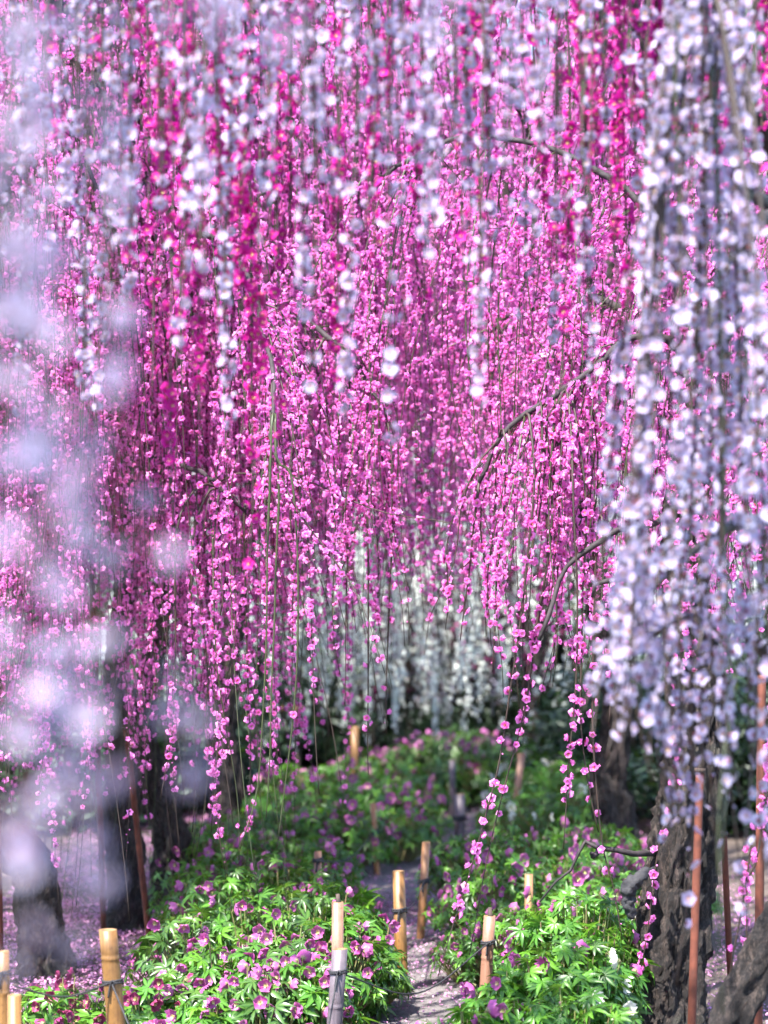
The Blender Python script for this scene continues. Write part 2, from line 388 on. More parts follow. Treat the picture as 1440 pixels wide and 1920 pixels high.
LENS = [0.45, 0.8, 1.2, 1.7, 2.3, 3.0]
def variant_set(colour, templates, size, spacing, shapes=5, sides=4, bare=0.0):
    out = {}
    for L in LENS:
        lst = []
        for k in range(shapes):
            a = random.uniform(.10, .32)*min(1.3, L); n = max(10, int(L*16)); s = np.linspace(0, 1, n)
            w1, w2 = random.uniform(0, 6.28), random.uniform(0, 6.28)
            x = a*(1-np.exp(-s*random.uniform(3.5, 7)))
            hump = random.uniform(0.02, 0.10)*min(L, 1.2)*np.exp(-((s-.07)/.05)**2)
            P = np.stack([x+0.035*L**.5*np.sin(w1+s*7)*s, 0.035*L**.5*np.sin(w2+s*6)*s+random.uniform(-.05, .05)*s, -L*(s-.0)+hump], 1)
            P -= P[0]
            t1 = random.uniform(.84, .99); sp_ = spacing*random.uniform(.85, 1.45); bd_ = random.uniform(.06, .22)
            items = flower_items(flower_spots(P, sp_, size, 0.05, t1, bd_, .5), templates)
            tubes = [tube(P, np.linspace(0.0029, 0.0011, n), sides)]
            for q in range(0 if L < .7 else random.choice((0, 1, 2)) if L < 1.5 else random.choice((1, 2, 3))):
                i0 = random.randrange(int(n*.05), int(n*.6)); az = random.uniform(0, 6.28); l2 = random.uniform(.14, .42); d2 = np.array([math.cos(az), math.sin(az), 0]); sp2 = random.uniform(.25, .6)
                S = spline([P[i0], P[i0]+d2*l2*sp2*.6-np.array([0, 0, l2*random.uniform(-.15, .25)]), P[i0]+d2*l2*sp2-np.array([0, 0, l2*.9])], 9)
                tubes.append(tube(S, np.linspace(.002, .001, 9), sides)); fs = flower_spots(S, sp_, size, .15, .98, bd_, .4)
                if fs: items += flower_items(fs, templates)
            V, F = merge(tubes); tw = mesh_np('hanging_branch', V, F, [M['twig'] if random.random() < .65 else M['greentwig']], smooth=True)
            V, F, fm, A = scatter(items)
            bl = mesh_np('blossoms', V, F, [M[colour], M['calyx'], M['stamen']], fm, A)
            lst.append((tw, bl))
        out[L] = lst
    return out
VAR = {}
VAR['pink'] = variant_set('pink', DOUBLE_MID, 0.0118, 0.0150, 8)
VAR['pinkfar'] = variant_set('pink', SINGLE_MID, 0.0145, 0.018, 4, 3)
VAR['greenwhite'] = variant_set('greenwhite', SINGLE_MID, 0.0150, 0.018, 4, 3)
VAR['crimson'] = variant_set('crimson', SINGLE_MID, 0.0135, 0.023, 3, 3)
VAR['white'] = variant_set('white', SINGLE_MID, 0.0130, 0.017, 3, 3)
VAR['lavender'] = variant_set('lavender', SINGLE_MID, 0.0135, 0.021, 3, 3)

# ---------------------------------------------------------------- trees
def bark_tube(P, rad, sides, amp, seed):
    n = len(P); s = arclen(P); rr = np.zeros((n, sides))
    for i in range(n):
        for j in range(sides):
            a = j/sides*2*math.pi; r = rad[i]; x, y, z = math.cos(a), math.sin(a), s[i]
            q1 = noise.noise((x*2.2+seed, y*2.2, z*3.0)); q2 = noise.noise((x*r*45+seed*3, y*r*45, z*14)); q3 = abs(noise.noise((x*r*85-seed, y*r*85, z*22)))
            rr[i, j] = r*(1+0.26*q1)+amp*(q2*1.0-q3*1.9+0.35)
    return tube(P, rr, sides)
def trunk_part(root, base, pts, radii, seed, sides=44, flare=0.55, name='trunk', mat='bark', amp=None):
    L = sum((Vector(pts[i+1])-Vector(pts[i])).length for i in range(len(pts)-1))
    n = max(24, int(L/0.018)); n = min(n, 150)
    Q = spline([(*p, r) for p, r in zip(pts, radii)], n); P = Q[:, :3]-np.array(base); rad = np.maximum(Q[:, 3], 0.006)
    if flare: rad = rad*(1+flare*np.exp(-(arclen(P))/0.09))
    V, F = bark_tube(P, rad, sides, amp if amp is not None else min(0.020, radii[0]*0.2), seed)
    return link(name, mesh_np(name, V, F, [M[mat]], smooth=True), root), Q
def limb_part(root, base, pts, r0, r1, seed, sides=9, name='limb'):
    L = sum((Vector(pts[i+1])-Vector(pts[i])).length for i in range(len(pts)-1))
    n = max(8, int(L/0.05)); P = spline(pts, n); rad = np.linspace(r0, r1, n)
    for i in range(n): rad[i] *= 1+0.22*noise.noise((seed*7.3, i*0.55, 2.1))
    P2 = P.copy()
    for i in range(1, n-1): P2[i] += 0.013*np.array(nvec((seed*3.1, i*.5, 1.7)))
    V, F = tube(P2-np.array(base), rad, sides)
    link(name, mesh_np(name, V, F, [M['limb']], smooth=True), root)
    return P2
def make_limbs(root, base, fork, spread, H, nl, seed, az0=None, r=0.035):
    """limbs from the fork: returns list of (polyline, outward azimuth)"""
    rg = random.Random(seed); L = []
    for k in range(nl):
        az = (az0 if az0 is not None else seed)+2*math.pi*k/nl+rg.uniform(-.35, .35)
        d = Vector((math.cos(az), math.sin(az), 0)); up = H-fork.z; sp = spread*rg.uniform(.75, 1.1)
        pts = [fork, fork+d*sp*.22+Vector((0, 0, up*.42)), fork+d*sp*.55+Vector((rg.uniform(-.1, .1), rg.uniform(-.1, .1), up*rg.uniform(.75, .95))), fork+d*sp+Vector((0, 0, up*rg.uniform(.7, 1.0)))]
        P = limb_part(root, base, pts, r*rg.uniform(.8, 1.1), .010, seed+k*1.3); L.append((P, az))
        for q in range(3):
            i = int(len(P)*(.3+.22*q)); s0 = Vector(P[i]); a2 = az+rg.choice((-1, 1))*rg.uniform(.5, 1.3); d2 = Vector((math.cos(a2), math.sin(a2), 0)); l2 = sp*rg.uniform(.35, .6)
            pp = [s0, s0+d2*l2*.4+Vector((0, 0, rg.uniform(.05, .22))), s0+d2*l2*.8+Vector((0, 0, rg.uniform(.0, .2))), s0+d2*l2+Vector((0, 0, rg.uniform(-.25, .0)))]
            P2 = limb_part(root, base, pp, .014, .005, seed+k*1.3+q*.37, 6); L.append((P2, a2))
    return L
def hang(root, base, limbs, n, kind, tip, seed, margin=420, smin=.3, keep=None):
    rg = random.Random(seed); made = 0; tries = 0
    w = [len(P) for P, a in limbs]
    while made < n and tries < n*8:
        tries += 1
        P, az = rg.choices(limbs, w)[0]; i = rg.randrange(int(len(P)*.25), len(P)); p = P[i]
        if p[1] > base[1]+.15 and rg.random() < .45: continue
        x, y = pix(p)
        if x < -margin or x > 1440+margin: continue
        tz = rg.uniform(*tip) if not callable(tip) else tip(x, rg)
        if rg.random() < .22: tz += rg.uniform(.2, .9)
        L = p[2]-tz
        if L < smin: continue
        if keep and not keep(x, y, L, p): continue
        c = min(LENS, key=lambda q: abs(q-L)); tw, bl = rg.choice(VAR[kind][c])
        o = link('hanging_branch', tw, root, (p[0]-base[0], p[1]-base[1], p[2]-base[2])); k = max(.55, min(1.35, L/c))
        o.rotation_euler = (rg.gauss(0, .075), rg.gauss(0, .075), az+rg.uniform(-1.6, 1.6)); o.scale = (rg.choice((1, 1))*rg.uniform(.9, 1.1), rg.uniform(.9, 1.1), k)
        b = link('blossoms', bl, o, stuff=True)
        b.scale = (1, 1, 1)
        made += 1

def spurs(root, base, limbs, n, kind, seed, margin=300):
    rg = random.Random(seed); w = [len(P) for P, a in limbs]; made = 0; tries = 0
    while made < n and tries < n*6:
        tries += 1
        P, az = rg.choices(limbs, w)[0]; i = rg.randrange(int(len(P)*.2), len(P)); p = P[i]; x, y = pix(p)
        if x < -margin or x > 1440+margin: continue
        tw, bl = rg.choice(VAR[kind][rg.choice(LENS[:2])])
        o = link('spur', tw, root, (p[0]-base[0], p[1]-base[1], p[2]-base[2]))
        o.rotation_euler = (rg.gauss(0, .75), rg.gauss(0, .75), rg.uniform(0, 6.28)); s = rg.uniform(.55, 1.1); o.scale = (s, s, s)
        link('blossoms', bl, o, stuff=True).scale = (1, 1, 1); made += 1
def nearest(limbs, p):
    best = None
    for P, az in limbs:
        d = np.linalg.norm(P[:, :2]-np.array([p[0], p[1]]), axis=1)+np.where(P[:, 2] < p[2]-.02, 1.5, 0)+.25*np.abs(P[:, 2]-p[2])
        i = int(np.argmin(d))
        if best is None or d[i] < best[0]: best = (d[i], P[i])
    return best[1]
def own_strands(root, base, limbs, specs, colour, templates, size, spacing, single=300, sides=6, gap=.45, bud=.1, r0=.0042, r1=.0014):
    """specs: list of (world points top..tip, density) : each its own mesh; the flowers that show largest are objects"""
    allf = []
    for pts, dens in specs:
        st = nearest(limbs, pts[0]) if limbs else np.array(pts[0])
        top = Vector(pts[0]); s0 = Vector(st); mid = s0*.5+top*.5+Vector((0, 0, .05+0.12*(s0-top).length))
        if (s0-top).length < .05: path = [s0]+[Vector(p) for p in pts[1:]]
        else: path = [s0, mid]+[Vector(p) for p in pts]
        L = sum((path[i+1]-path[i]).length for i in range(len(path)-1))
        P = spline(path, max(14, int(L*22)))
        for i in range(2, len(P)): P[i] += .006*np.array(nvec((len(allf)*2.7, i*.18, .3)))
        P0 = P[0].copy()
        o = link('hanging_branch', twig_mesh(P-P0, r0, r1, sides, M['twig'] if dens >= .5 else M['greentwig']), root, P0-np.array(base))
        fs = flower_spots(P, spacing/max(.05, dens), size, .10, random.uniform(.9, .99) if dens > .3 else .9, bud if dens > .3 else .7, gap)
        allf.append((o, P0, fs))
    cand = []
    for si, (o, P0, fs) in enumerate(allf):
        if fs is None: continue
        for i, p in enumerate(fs[0]):
            x, y = pix(p)
            if -20 < x < 1460 and -20 < y < 1940 and not fs[3][i]: cand.append((p[1], si, i))
    cand.sort(); pick = {}
    for d, si, i in cand[:single]: pick.setdefault(si, set()).add(i)
    metas = TEMPLATE_MESH(colour, templates)
    for si, (o, P0, fs) in enumerate(allf):
        if fs is None: continue
        pos, nrm, siz, bd = fs; ps = pick.get(si, set()); B = basis_from(nrm, RNG.random(len(pos))*6.28)
        for i in ps:
            b = link('blossom', metas[random.randrange(len(metas))], o)
            m = Matrix([[*(B[i][r]*siz[i]), pos[i][r]-P0[r]] for r in range(3)]+[[0, 0, 0, 1]]); b.matrix_basis = m
        k = np.array([i not in ps for i in range(len(pos))])
        if k.any():
            items = flower_items((pos[k]-P0, nrm[k], siz[k], bd[k]), templates)
            V, F, fm, A = scatter(items)
            link('blossoms', mesh_np('blossoms', V, F, [M[colour], M['calyx'], M['stamen']], fm, A), o, stuff=True)
_tm = {}
def TEMPLATE_MESH(colour, templates):
    key = (colour, id(templates))
    if key not in _tm:
        out = []
        for tp in templates:
            for g in (.1, .5, .9):
                A = tp['A'].copy(); A[:, 1] = g
                F = []; fm = []
                for f, m in ((tp['F3'], tp['m3']), (tp['F4'], tp['m4'])):
                    if len(f): F.append(f); fm.append(m)
                out.append(mesh_np('blossom', tp['V'], F, [M[colour], M['calyx'], M['stamen']], np.concatenate(fm), A))
        _tm[key] = out
    return _tm[key]
def drop(x, y0, y1, d, sway=12, x1=None):
    """a strand that hangs from pixel row y0 down to y1"""
    x1 = x if x1 is None else x1; n = max(3, int((y1-y0)/180)); ph = random.uniform(0, 6.28); out = []
    for i in range(n+1):
        t = i/n; out.append(at(x+(x1-x)*t+sway*math.sin(ph+t*3.5)*t, y0+(y1-y0)*t, d+.06*math.sin(ph+t*2)))
    return out

# ================================================================ the setting
def sheet(x0, x1, y0, y1, z, nx, ny, mat, name, wob=0.0):
    xs = np.linspace(x0, x1, nx); ys = np.linspace(y0, y1, ny); V = []
    for y in ys:
        for x in xs: V.append((x, y, z+(wob*noise.noise((x*1.1, y*1.1, 3.3)) if wob else 0)))
    F = [(j*nx+i, j*nx+i+1, (j+1)*nx+i+1, (j+1)*nx+i) for j in range(ny-1) for i in range(nx-1)]
    return mesh_np(name, V, np.array(F), [mat], smooth=True)
struct('ground', sheet(-600, 600, -600, 600, 0, 2, 2, M['ground'], 'ground'))
pc = spline([(0.28, 2.0), (0.20, 5.0), (0.13, 7.2), (0.135, 8.2), (0.05, 9.4), (0.12, 10.4), (0.38, 11.7), (0.62, 14), (0.5, 17), (0.2, 21)], 60)
pw = np.interp(pc[:, 1], [2, 8, 10, 14, 21], [.36, .34, .34, .40, .5])
V = []
for i, (x, y) in enumerate(pc):
    w = pw[i]*(1+.18*noise.noise((y*2.1, 1.3, 0)))
    V += [(x-w, y, .004), (x-w*.4, y, .012), (x+w*.4, y, .012), (x+w, y, .004)]
F = [(4*i+j, 4*i+j+1, 4*i+5+j, 4*i+4+j) for i in range(len(pc)-1) for j in range(3)]
struct('path', mesh_np('path', V, np.array(F), [M['path']], smooth=True))
def path_x(y): return float(np.interp(y, pc[:, 1], pc[:, 0]))

# ---- evergreen wood and hedge behind the plum garden
LEAF = dict(V=np.array([(0, 0, 0), (.5, .22, .06), (.5, -.22, .06), (1, 0, -.05)]), F3=np.array([(0, 2, 1), (2, 3, 1)]), F4=np.zeros((0, 4), int), A=np.zeros((4, 3)), m3=np.array([0, 0]), m4=np.zeros(0, int))
def crown_mesh(n, rx, rz, leaf, lobes, seed):
    rg = np.random.default_rng(seed); C = rg.normal(size=(lobes, 3)); C /= np.linalg.norm(C, axis=1)[:, None]; C *= rg.uniform(.35, .8, lobes)[:, None]
    k = rg.integers(0, lobes, n); d = rg.normal(size=(n, 3)); d /= np.linalg.norm(d, axis=1)[:, None]
    p = C[k]+d*(rg.uniform(.15, .42, n)[:, None])*(.5+.5*rg.random(lobes)[k])[:, None]
    p = p*np.array([rx, rx, rz]); nrm = d+rg.normal(size=(n, 3))*.6+np.array([0, 0, .4])
    V, F, fm, A = scatter([(LEAF, p, basis_from(nrm, rg.random(n)*6.28), leaf*rg.uniform(.6, 1.3, n))])
    return mesh_np('crown', V, F, [M['evergreen']], fm, A)
cr = [crown_mesh(14000, 2.6, 3.6, .26, 40, s) for s in (1, 2, 3)]
tk = bpy.data.meshes
V, F = tube(spline([(0, 0, -.1), (.1, 0, 2), (0, .1, 5)], 12), np.linspace(.25, .08, 12), 12); trunk_far = mesh_np('trunk', V, F, [M['bark']], smooth=True)
EV = [(-9.5, 31, 10.5, 'broad dark evergreen tree beyond the plum trees, at the outer end of the row'), (-5.2, 33, 10.2, None), (-1.7, 30, 8.6, None), (1.7, 34, 8.4, None), (4.9, 31, 10.4, None), (8.8, 33, 10.6, None)]
for i, (x, y, h, lb) in enumerate(EV):
    e = empty('evergreen_tree', (x, y, 0), 'tall dark evergreen tree standing in the row behind all the plum trees', 'tree', 'evergreen trees behind the garden')
    link('trunk', trunk_far, e); c = link('crown', cr[i % 3], e, (0, 0, h*.55), stuff=True); c.rotation_euler = (0, 0, i*1.3); c.scale = (1, 1, h/7.6)
hs = [crown_mesh(15000, 1.1, 1.0, .085, 46, s) for s in (5, 6, 7)]
SHR = [(-5.0+i*1.15+random.uniform(-.15, .15), 16.9+1.0*(i % 2)+random.uniform(-.2, .2), 1.75) for i in range(10)]+[(-2.75, 11.9, .62), (-2.05, 12.2, .66), (-1.45, 12.7, .62), (-.95, 15.2, .8), (1.75, 12.4, .62), (2.4, 11.8, .7), (3.2, 11.6, .7), (1.7, 15.4, .9)]+[(-1.3+i*.62, 14.9+.5*(i % 2), .34) for i in range(6)]
for i, (x, y, hh) in enumerate(SHR):
    SL = 'dense dark evergreen shrub in the shady hedge closing the end of the path' if i < 10 else 'low dark evergreen shrub in the shade behind the propped plum trunks' if i < 18 else 'knee high dark evergreen shrub between the far hellebores and the hedge'
    e = empty('evergreen_shrub', (x, y, 0), SL, 'shrub', 'evergreen shrubs closing the garden')
    c = link('foliage', hs[i % 3], e, (0, 0, hh*.62), stuff=True); c.rotation_euler = (0, 0, i*2.1); c.scale = (1.0, 1.0, hh) if hh > .5 else (.45, .45, hh)
    V, F = tube(spline([(0, 0, -.05), (.03, 0, .5), (-.03, .02, 1.0)], 8), np.linspace(.06, .03, 8), 8); link('stem', mesh_np('stem', V, F, [M['bark']], smooth=True), e)

# ================================================================ plum trees
def P7(pts, d):
    out = []
    for p in pts: out.append(at(p[0], p[1], p[2] if len(p) > 2 else d))
    return out
def ground_pt(x, d): return Vector(((x-720)/FPX*d, d, -0.04))
def gy(d): return HOR+FPX*CAM_H/d

# ---- pink tree with the thick scaly trunk (right)
d = 7.0; base = ground_pt(1245, d); base.z = 0
tA = empty('weeping_plum_tree', base, 'pink weeping plum on the thick leaning trunk with scaly bark and a knobbly stub', 'tree', 'weeping plum trees')
tp = [ground_pt(1238, d)]+P7([(1248, 1850), (1262, 1720), (1280, 1580), (1305, 1430), (1298, 1250), (1283, 1080), (1290, 920), (1320, 760)], d)
trunk_part(tA, base, tp, [.112, .103, .098, .094, .088, .075, .066, .056, .045], 1.7, 64, .3)
fork = tp[-1]
limA = []
for pts, r0 in (([(1320, 760), (1260, 640, 6.95), (1165, 640, 6.9), (1135, 672, 6.9), (1080, 712, 6.85), (1045, 738, 6.85), (1000, 768, 6.85), (940, 812, 6.85), (912, 862, 6.85), (898, 905, 6.85)], .0125),
                ([(1320, 760), (1300, 520, 7.1), (1180, 360, 7.2), (1010, 270, 7.3), (850, 260, 7.4), (720, 330, 7.4)], .015),
                ([(1320, 760), (1350, 430, 7.2), (1280, 160, 7.5), (1150, 20, 7.7), (960, -60, 7.9)], .017),
                ([(1320, 760), (1400, 520, 6.9), (1460, 300, 6.8), (1560, 250, 6.8)], .022),
                ([(1290, 1000), (1250, 1060, 6.8), (1195, 1075, 6.6), (1130, 1088, 6.5), (1112, 1120, 6.5)], .013),
                ([(1290, 940), (1215, 985, 6.8), (1150, 1000, 6.7), (1085, 1040, 6.7), (1050, 1090, 6.7), (1010, 1200, 6.65)], .010),
                ([(1320, 760), (1200, 600, 7.5), (1080, 560, 7.9), (930, 600, 8.2)], .02),
                ([(1300, 850), (1380, 800, 6.7), (1450, 830, 6.4), (1540, 900, 6.3)], .016)):
    limA.append((limb_part(tA, base, P7(pts, d), r0, .006, len(limA)*1.9+3), math.pi))
limb_part(tA, base, P7([(1240, 1592), (1200, 1598, 6.9), (1160, 1592, 6.85), (1125, 1590, 6.85), (1102, 1578, 6.85), (1085, 1588, 6.85), (1072, 1625, 6.85), (1045, 1642, 6.85), (1012, 1690, 6.85)], d), .010, .0025, 5.5, name='stub_branch')
limb_part(tA, base, P7([(1125, 1590, 6.85), (1112, 1608, 6.83), (1108, 1600, 6.82)], d), .008, .006, 8.5, name='stub_branch')
q = P7([(1240, 1622), (1212, 1634, 6.88), (1186, 1655, 6.84), (1178, 1685, 6.84), (1186, 1722, 6.84)], d)
Q = spline(q, 44); rr = np.zeros((44, 16))
for i in range(44):
    for j in range(16):
        rr[i, j] = (.004+.014*max(0, math.sin(max(0, (i-12)/31)*math.pi))**.6)*(1+1.0*noise.noise((i*.5, math.cos(j*.39)*1.9, math.sin(j*.39)*1.9)))+.002
V, F = tube(Q-np.array(base), rr, 16); link('knobbly_stub', mesh_np('knobbly_stub', V, F, [M['rope']], smooth=False), tA)
spA = [(P7([(1000, 900), (985, 1080), (962, 1260), (935, 1430), (905, 1555), (860, 1700), (822, 1830)], 6.75), .8),
       (P7([(1035, 980), (1010, 1150), (985, 1320), (945, 1470), (915, 1600), (880, 1790)], 6.8), .85),
       (P7([(1075, 930), (1082, 1120), (1078, 1300), (1066, 1450), (1057, 1590)], 6.7), 1.15),
       (P7([(1098, 950), (1092, 1150), (1088, 1330), (1098, 1450), (1122, 1560)], 6.75), 1.0),
       (P7([(1118, 1000), (1112, 1200), (1112, 1380), (1126, 1570), (1150, 1670), (1165, 1760)], 6.75), .75),
       (P7([(1265, 1480), (1240, 1560), (1222, 1680), (1205, 1790), (1185, 1860)], 6.78), .75),
       (P7([(1270, 1280), (1262, 1400), (1268, 1480)], 6.7), .9),
       (P7([(1440, 1480), (1412, 1560), (1392, 1680), (1372, 1800), (1355, 1930)], 5.9), 1.2),
       (P7([(1425, 1560), (1402, 1650), (1400, 1760), (1385, 1930)], 6.0), 1.1),
       (P7([(1180, 1000), (1160, 1120), (1150, 1260), (1142, 1360)], 6.7), 1.0),
       (P7([(1015, 860), (1000, 1020), (990, 1160)], 6.8), 1.0), (P7([(950, 860), (940, 1000), (928, 1150), (922, 1260)], 6.8), .9),
       (P7([(1050, 800), (1050, 980), (1042, 1160), (1030, 1280)], 6.9), 1.0), (P7([(1140, 760), (1132, 900), (1130, 1060)], 6.9), 1.1),
       (P7([(1210, 780), (1205, 930), (1196, 1050)], 6.9), 1.0), (P7([(905, 920), (880, 1060), (862, 1200)], 6.85), .7)]
own_strands(tA, base, limA, spA, 'pink', DOUBLE_HI, .0130, .017)
hang(tA, base, limA, 210, 'pink', lambda x, rg: rg.uniform(.95, 1.5), 31, smin=.35, keep=lambda x, y, L, p: p[2] > 1.6)
spurs(tA, base, [l for l in limA if l[0][-1][2] > 1.9], 70, 'pink', 33)

# ---- pink trees on the left, by their trunks
def pink_tree(label, d, trunk, radii, H, spread, nl, n, tip, seed, kind='pink', az0=None, extra=(), own=None, margin=420, group='weeping plum trees', base_x=None, sides=44, limb_r=.034):
    base = ground_pt(trunk[0][0], d); base.z = 0
    t = empty('weeping_plum_tree', base, label, 'tree', group)
    tp = [ground_pt(trunk[0][0], d)]+P7(trunk[1:], d)
    trunk_part(t, base, tp, radii, seed, sides)
    L = make_limbs(t, base, tp[-1], spread, H, nl, seed, az0, limb_r)
    for pts, r0 in extra: L.append((limb_part(t, base, P7(pts, d), r0, .005, seed+len(L)), 0.0))
    if n: hang(t, base, L, n, kind, tip, int(seed*10), margin)
    spurs(t, base, L, min(90, n//3), kind, int(seed*10)+3)
    if own: own(t, base, L)
    return t, base, L
pink_tree('pink weeping plum on the crooked dark trunk that bends over at knee height', 7.9,
          [(92, gy(7.9)), (84, 1780), (72, 1700), (62, 1625), (10, 1575), (-70, 1500), (-120, 1330), (-150, 1100), (-130, 800)], [.085, .075, .07, .068, .07, .06, .05, .045, .04],
          3.6, 1.3, 6, 250, lambda x, rg: rg.uniform(.25, .95), 2.3, az0=.2)
own_D = lambda t, b, L: own_strands(t, b, L, [
    (P7([(506, 850), (502, 960), (500, 1100), (496, 1300), (482, 1480), (452, 1592)], 6.5), .12),
    (P7([(528, 800), (522, 920), (518, 1050), (512, 1250), (505, 1420), (497, 1535)], 6.55), .10),
    (P7([(518, 862), (538, 878), (550, 915), (558, 1050), (556, 1250), (540, 1440), (520, 1592)], 6.5), .14),
    (P7([(330, 1000), (330, 1200), (322, 1380), (300, 1500)], 7.2), .9), (P7([(360, 1020), (362, 1250), (366, 1450), (360, 1560)], 7.3), .9),
    (P7([(400, 1050), (404, 1260), (402, 1420), (396, 1560)], 7.3), .7), (P7([(460, 1000), (462, 1200), (468, 1380), (470, 1480)], 7.4), .9),
    (P7([(690, 900), (692, 1100), (690, 1280), (688, 1400), (690, 1450)], 7.4), 1.0), (P7([(735, 950), (730, 1150), (722, 1300), (725, 1375)], 7.5), .9),
    (P7([(655, 900), (650, 1150), (645, 1320)], 7.5), 1.0), (P7([(545, 900), (548, 1120), (545, 1300)], 7.5), 1.0)], 'pink', DOUBLE_HI, .0130, .018)
pink_tree('pink weeping plum with long bare whips, on the upright trunk beside the slanting rusty prop', 8.8,
          [(238, gy(8.8)), (240, 1690), (235, 1600), (222, 1530), (232, 1440), (215, 1300), (235, 1100), (250, 850), (240, 640)], [.075, .068, .066, .07, .055, .042, .034, .028, .024],
          3.9, 1.5, 8, 290, lambda x, rg: rg.uniform(.25, .95) if x < 420 else rg.uniform(1.0, 1.5), 3.7, az0=.1,
          extra=[([(235, 640), (330, 450, 8.0), (440, 480, 7.2), (500, 640, 6.8), (515, 790, 6.55)], .016), ([(240, 700), (430, 560, 8.2), (600, 620, 7.6), (720, 760, 7.5)], .018), ([(232, 900), (300, 860, 8.0), (400, 900, 7.4), (460, 960, 7.4)], .012)], own=own_D)
pink_tree('pink weeping plum on the trunk with a swollen root bulge beside the hellebores', 9.3,
          [(335, gy(9.3)), (332, 1660), (318, 1560), (285, 1470), (270, 1340), (300, 1150), (330, 900), (340, 650)], [.10, .085, .062, .058, .046, .036, .03, .025],
          4.0, 1.5, 7, 290, lambda x, rg: rg.uniform(.35, .95) if x < 430 else rg.uniform(1.0, 1.5), 5.1)
pink_tree('pink weeping plum on the slim grey trunk behind the swollen-rooted one', 11.8,
          [(432, gy(11.8)), (428, 1500), (415, 1400), (420, 1280), (450, 1080), (480, 850), (500, 640)], [.10, .085, .075, .065, .045, .035, .03],
          4.7, 1.8, 8, 190, lambda x, rg: rg.uniform(1.0, 1.6), 6.2)
pink_tree('pink weeping plum on the dark trunk between the right-hand hellebores and the thick scaly trunk', 10.4,
          [(1150, gy(10.4)), (1152, 1540), (1140, 1450), (1160, 1350), (1130, 1200), (1100, 980), (1080, 700)], [.10, .085, .075, .06, .045, .035, .03],
          4.4, 1.9, 8, 260, lambda x, rg: rg.uniform(.95, 1.35), 7.4)
pink_tree('pink weeping plum rising behind the middle of the hellebore path', 16.6,
          [(572, gy(16.6)), (577, 1340), (570, 1300), (585, 1220), (660, 1050), (715, 850), (725, 700)], [.085, .07, .06, .055, .05, .04, .035],
          5.9, 2.3, 10, 290, lambda x, rg: rg.uniform(1.0, 1.7), 8.9)
for i, (x, dd, H, sd) in enumerate(((930, 19.5, 6.6, 10.3), (200, 17.5, 6.2, 11.9), (560, 20.5, 6.9, 13.1), (1260, 18.0, 6.4, 14.7))):
    pink_tree('far pink weeping plum whose crown shows only above the nearer pink crowns', dd, [(x, gy(dd)), (x+8, gy(dd)-60), (x-10, 1250), (x+15, 950), (x, 700)], [.08, .07, .06, .05, .04], H, 2.2, 8, 200, lambda q, rg: rg.uniform(1.3, 1.9), sd, 'pinkfar', sides=20)

# ---- far white, crimson and lavender trees
FW = 'far weeping plum trees at the end of the path'
for lb, x, dd, kind, H, sp, n, tip, sd in (
    ('greenish white weeping plum behind the slim grey trunk, left of the path', 470, 14.2, 'greenwhite', 2.1, 1.5, 190, (.1, .55), 15.1),
    ('greenish white weeping plum right of the path, beyond the faded pink post', 1000, 14.6, 'greenwhite', 2.1, 1.3, 150, (.1, .55), 16.3),
    ('greenish white weeping plum behind the rusty props', 330, 13.2, 'greenwhite', 2.0, 1.0, 70, (.25, .9), 17.9),
    ('greenish white weeping plum trailing over the head of the path', 660, 15.4, 'greenwhite', 2.2, 1.4, 80, (.2, .7), 18.8),
    ('crimson weeping plum in the shade at the end of the path', 850, 15.2, 'crimson', 2.2, .8, 110, (.3, .8), 19.4),
    ('lavender white weeping plum low in the shade at the far end of the path', 770, 15.6, 'lavender', 1.4, .7, 90, (.1, .5), 20.6)):
    pink_tree(lb, dd, [(x, gy(dd)), (x+6, gy(dd)-60), (x-12, gy(dd)-140), (x+10, gy(dd)-230)], [.06, .05, .045, .04], H, sp, 7, n, tip, sd, kind, group=FW, sides=20)

# ---- near trees whose trunks stand beside the view, crowns overhead
NG = 'weeping plum trees arching over the viewpoint'
def near_tree(label, trunk, radii, limbs, seed, name='weeping_plum_tree', r0=.02):
    base = Vector(trunk[0]); base.z = 0
    t = empty(name, base, label, 'tree', NG); trunk_part(t, base, [Vector(p) for p in trunk], radii, seed, 32)
    L = []
    for k, pts in enumerate(limbs): L.append((limb_part(t, base, [Vector(p) for p in pts], r0, .006, seed+k*1.7), 0.0))
    return t, base, L
rj = random.uniform
# white tree on the right, in front of the thick trunk
d = 5.8
t, b, L = near_tree('white weeping plum before the thick scaly trunk, with a low leaning trunk',
    [ground_pt(1330, d), *P7([(1365, 1930), (1420, 1810), (1490, 1660), (1540, 1400), (1560, 1050), (1520, 700), (1480, 420)], d)], [.062, .050, .046, .044, .044, .042, .04, .034],
    [P7([(1480, 420), (1440, 250, 5.5), (1350, 90, 5.2), (1240, -40, 5.0), (1120, -80, 4.8)], d), P7([(1480, 420), (1400, 360, 5.2), (1386, 470, 5.1), (1390, 560, 5.1), (1365, 640, 5.0)], d),
     P7([(1560, 1050), (1470, 980, 5.4), (1385, 980, 5.2), (1320, 1020, 5.1), (1262, 1062, 5.0), (1205, 1120, 4.9)], d), P7([(1480, 420), (1420, 420, 5.2), (1340, 570, 4.9), (1390, 740, 4.8), (1400, 830, 4.8)], d),
     P7([(1540, 1400), (1460, 1250, 5.2), (1380, 1180, 5.0), (1290, 1160, 4.8), (1210, 1200, 4.7)], d), P7([(1480, 420), (1500, 100, 5.2), (1440, -120, 4.6), (1300, -160, 4.3)], d)], 21.4)
sp = []
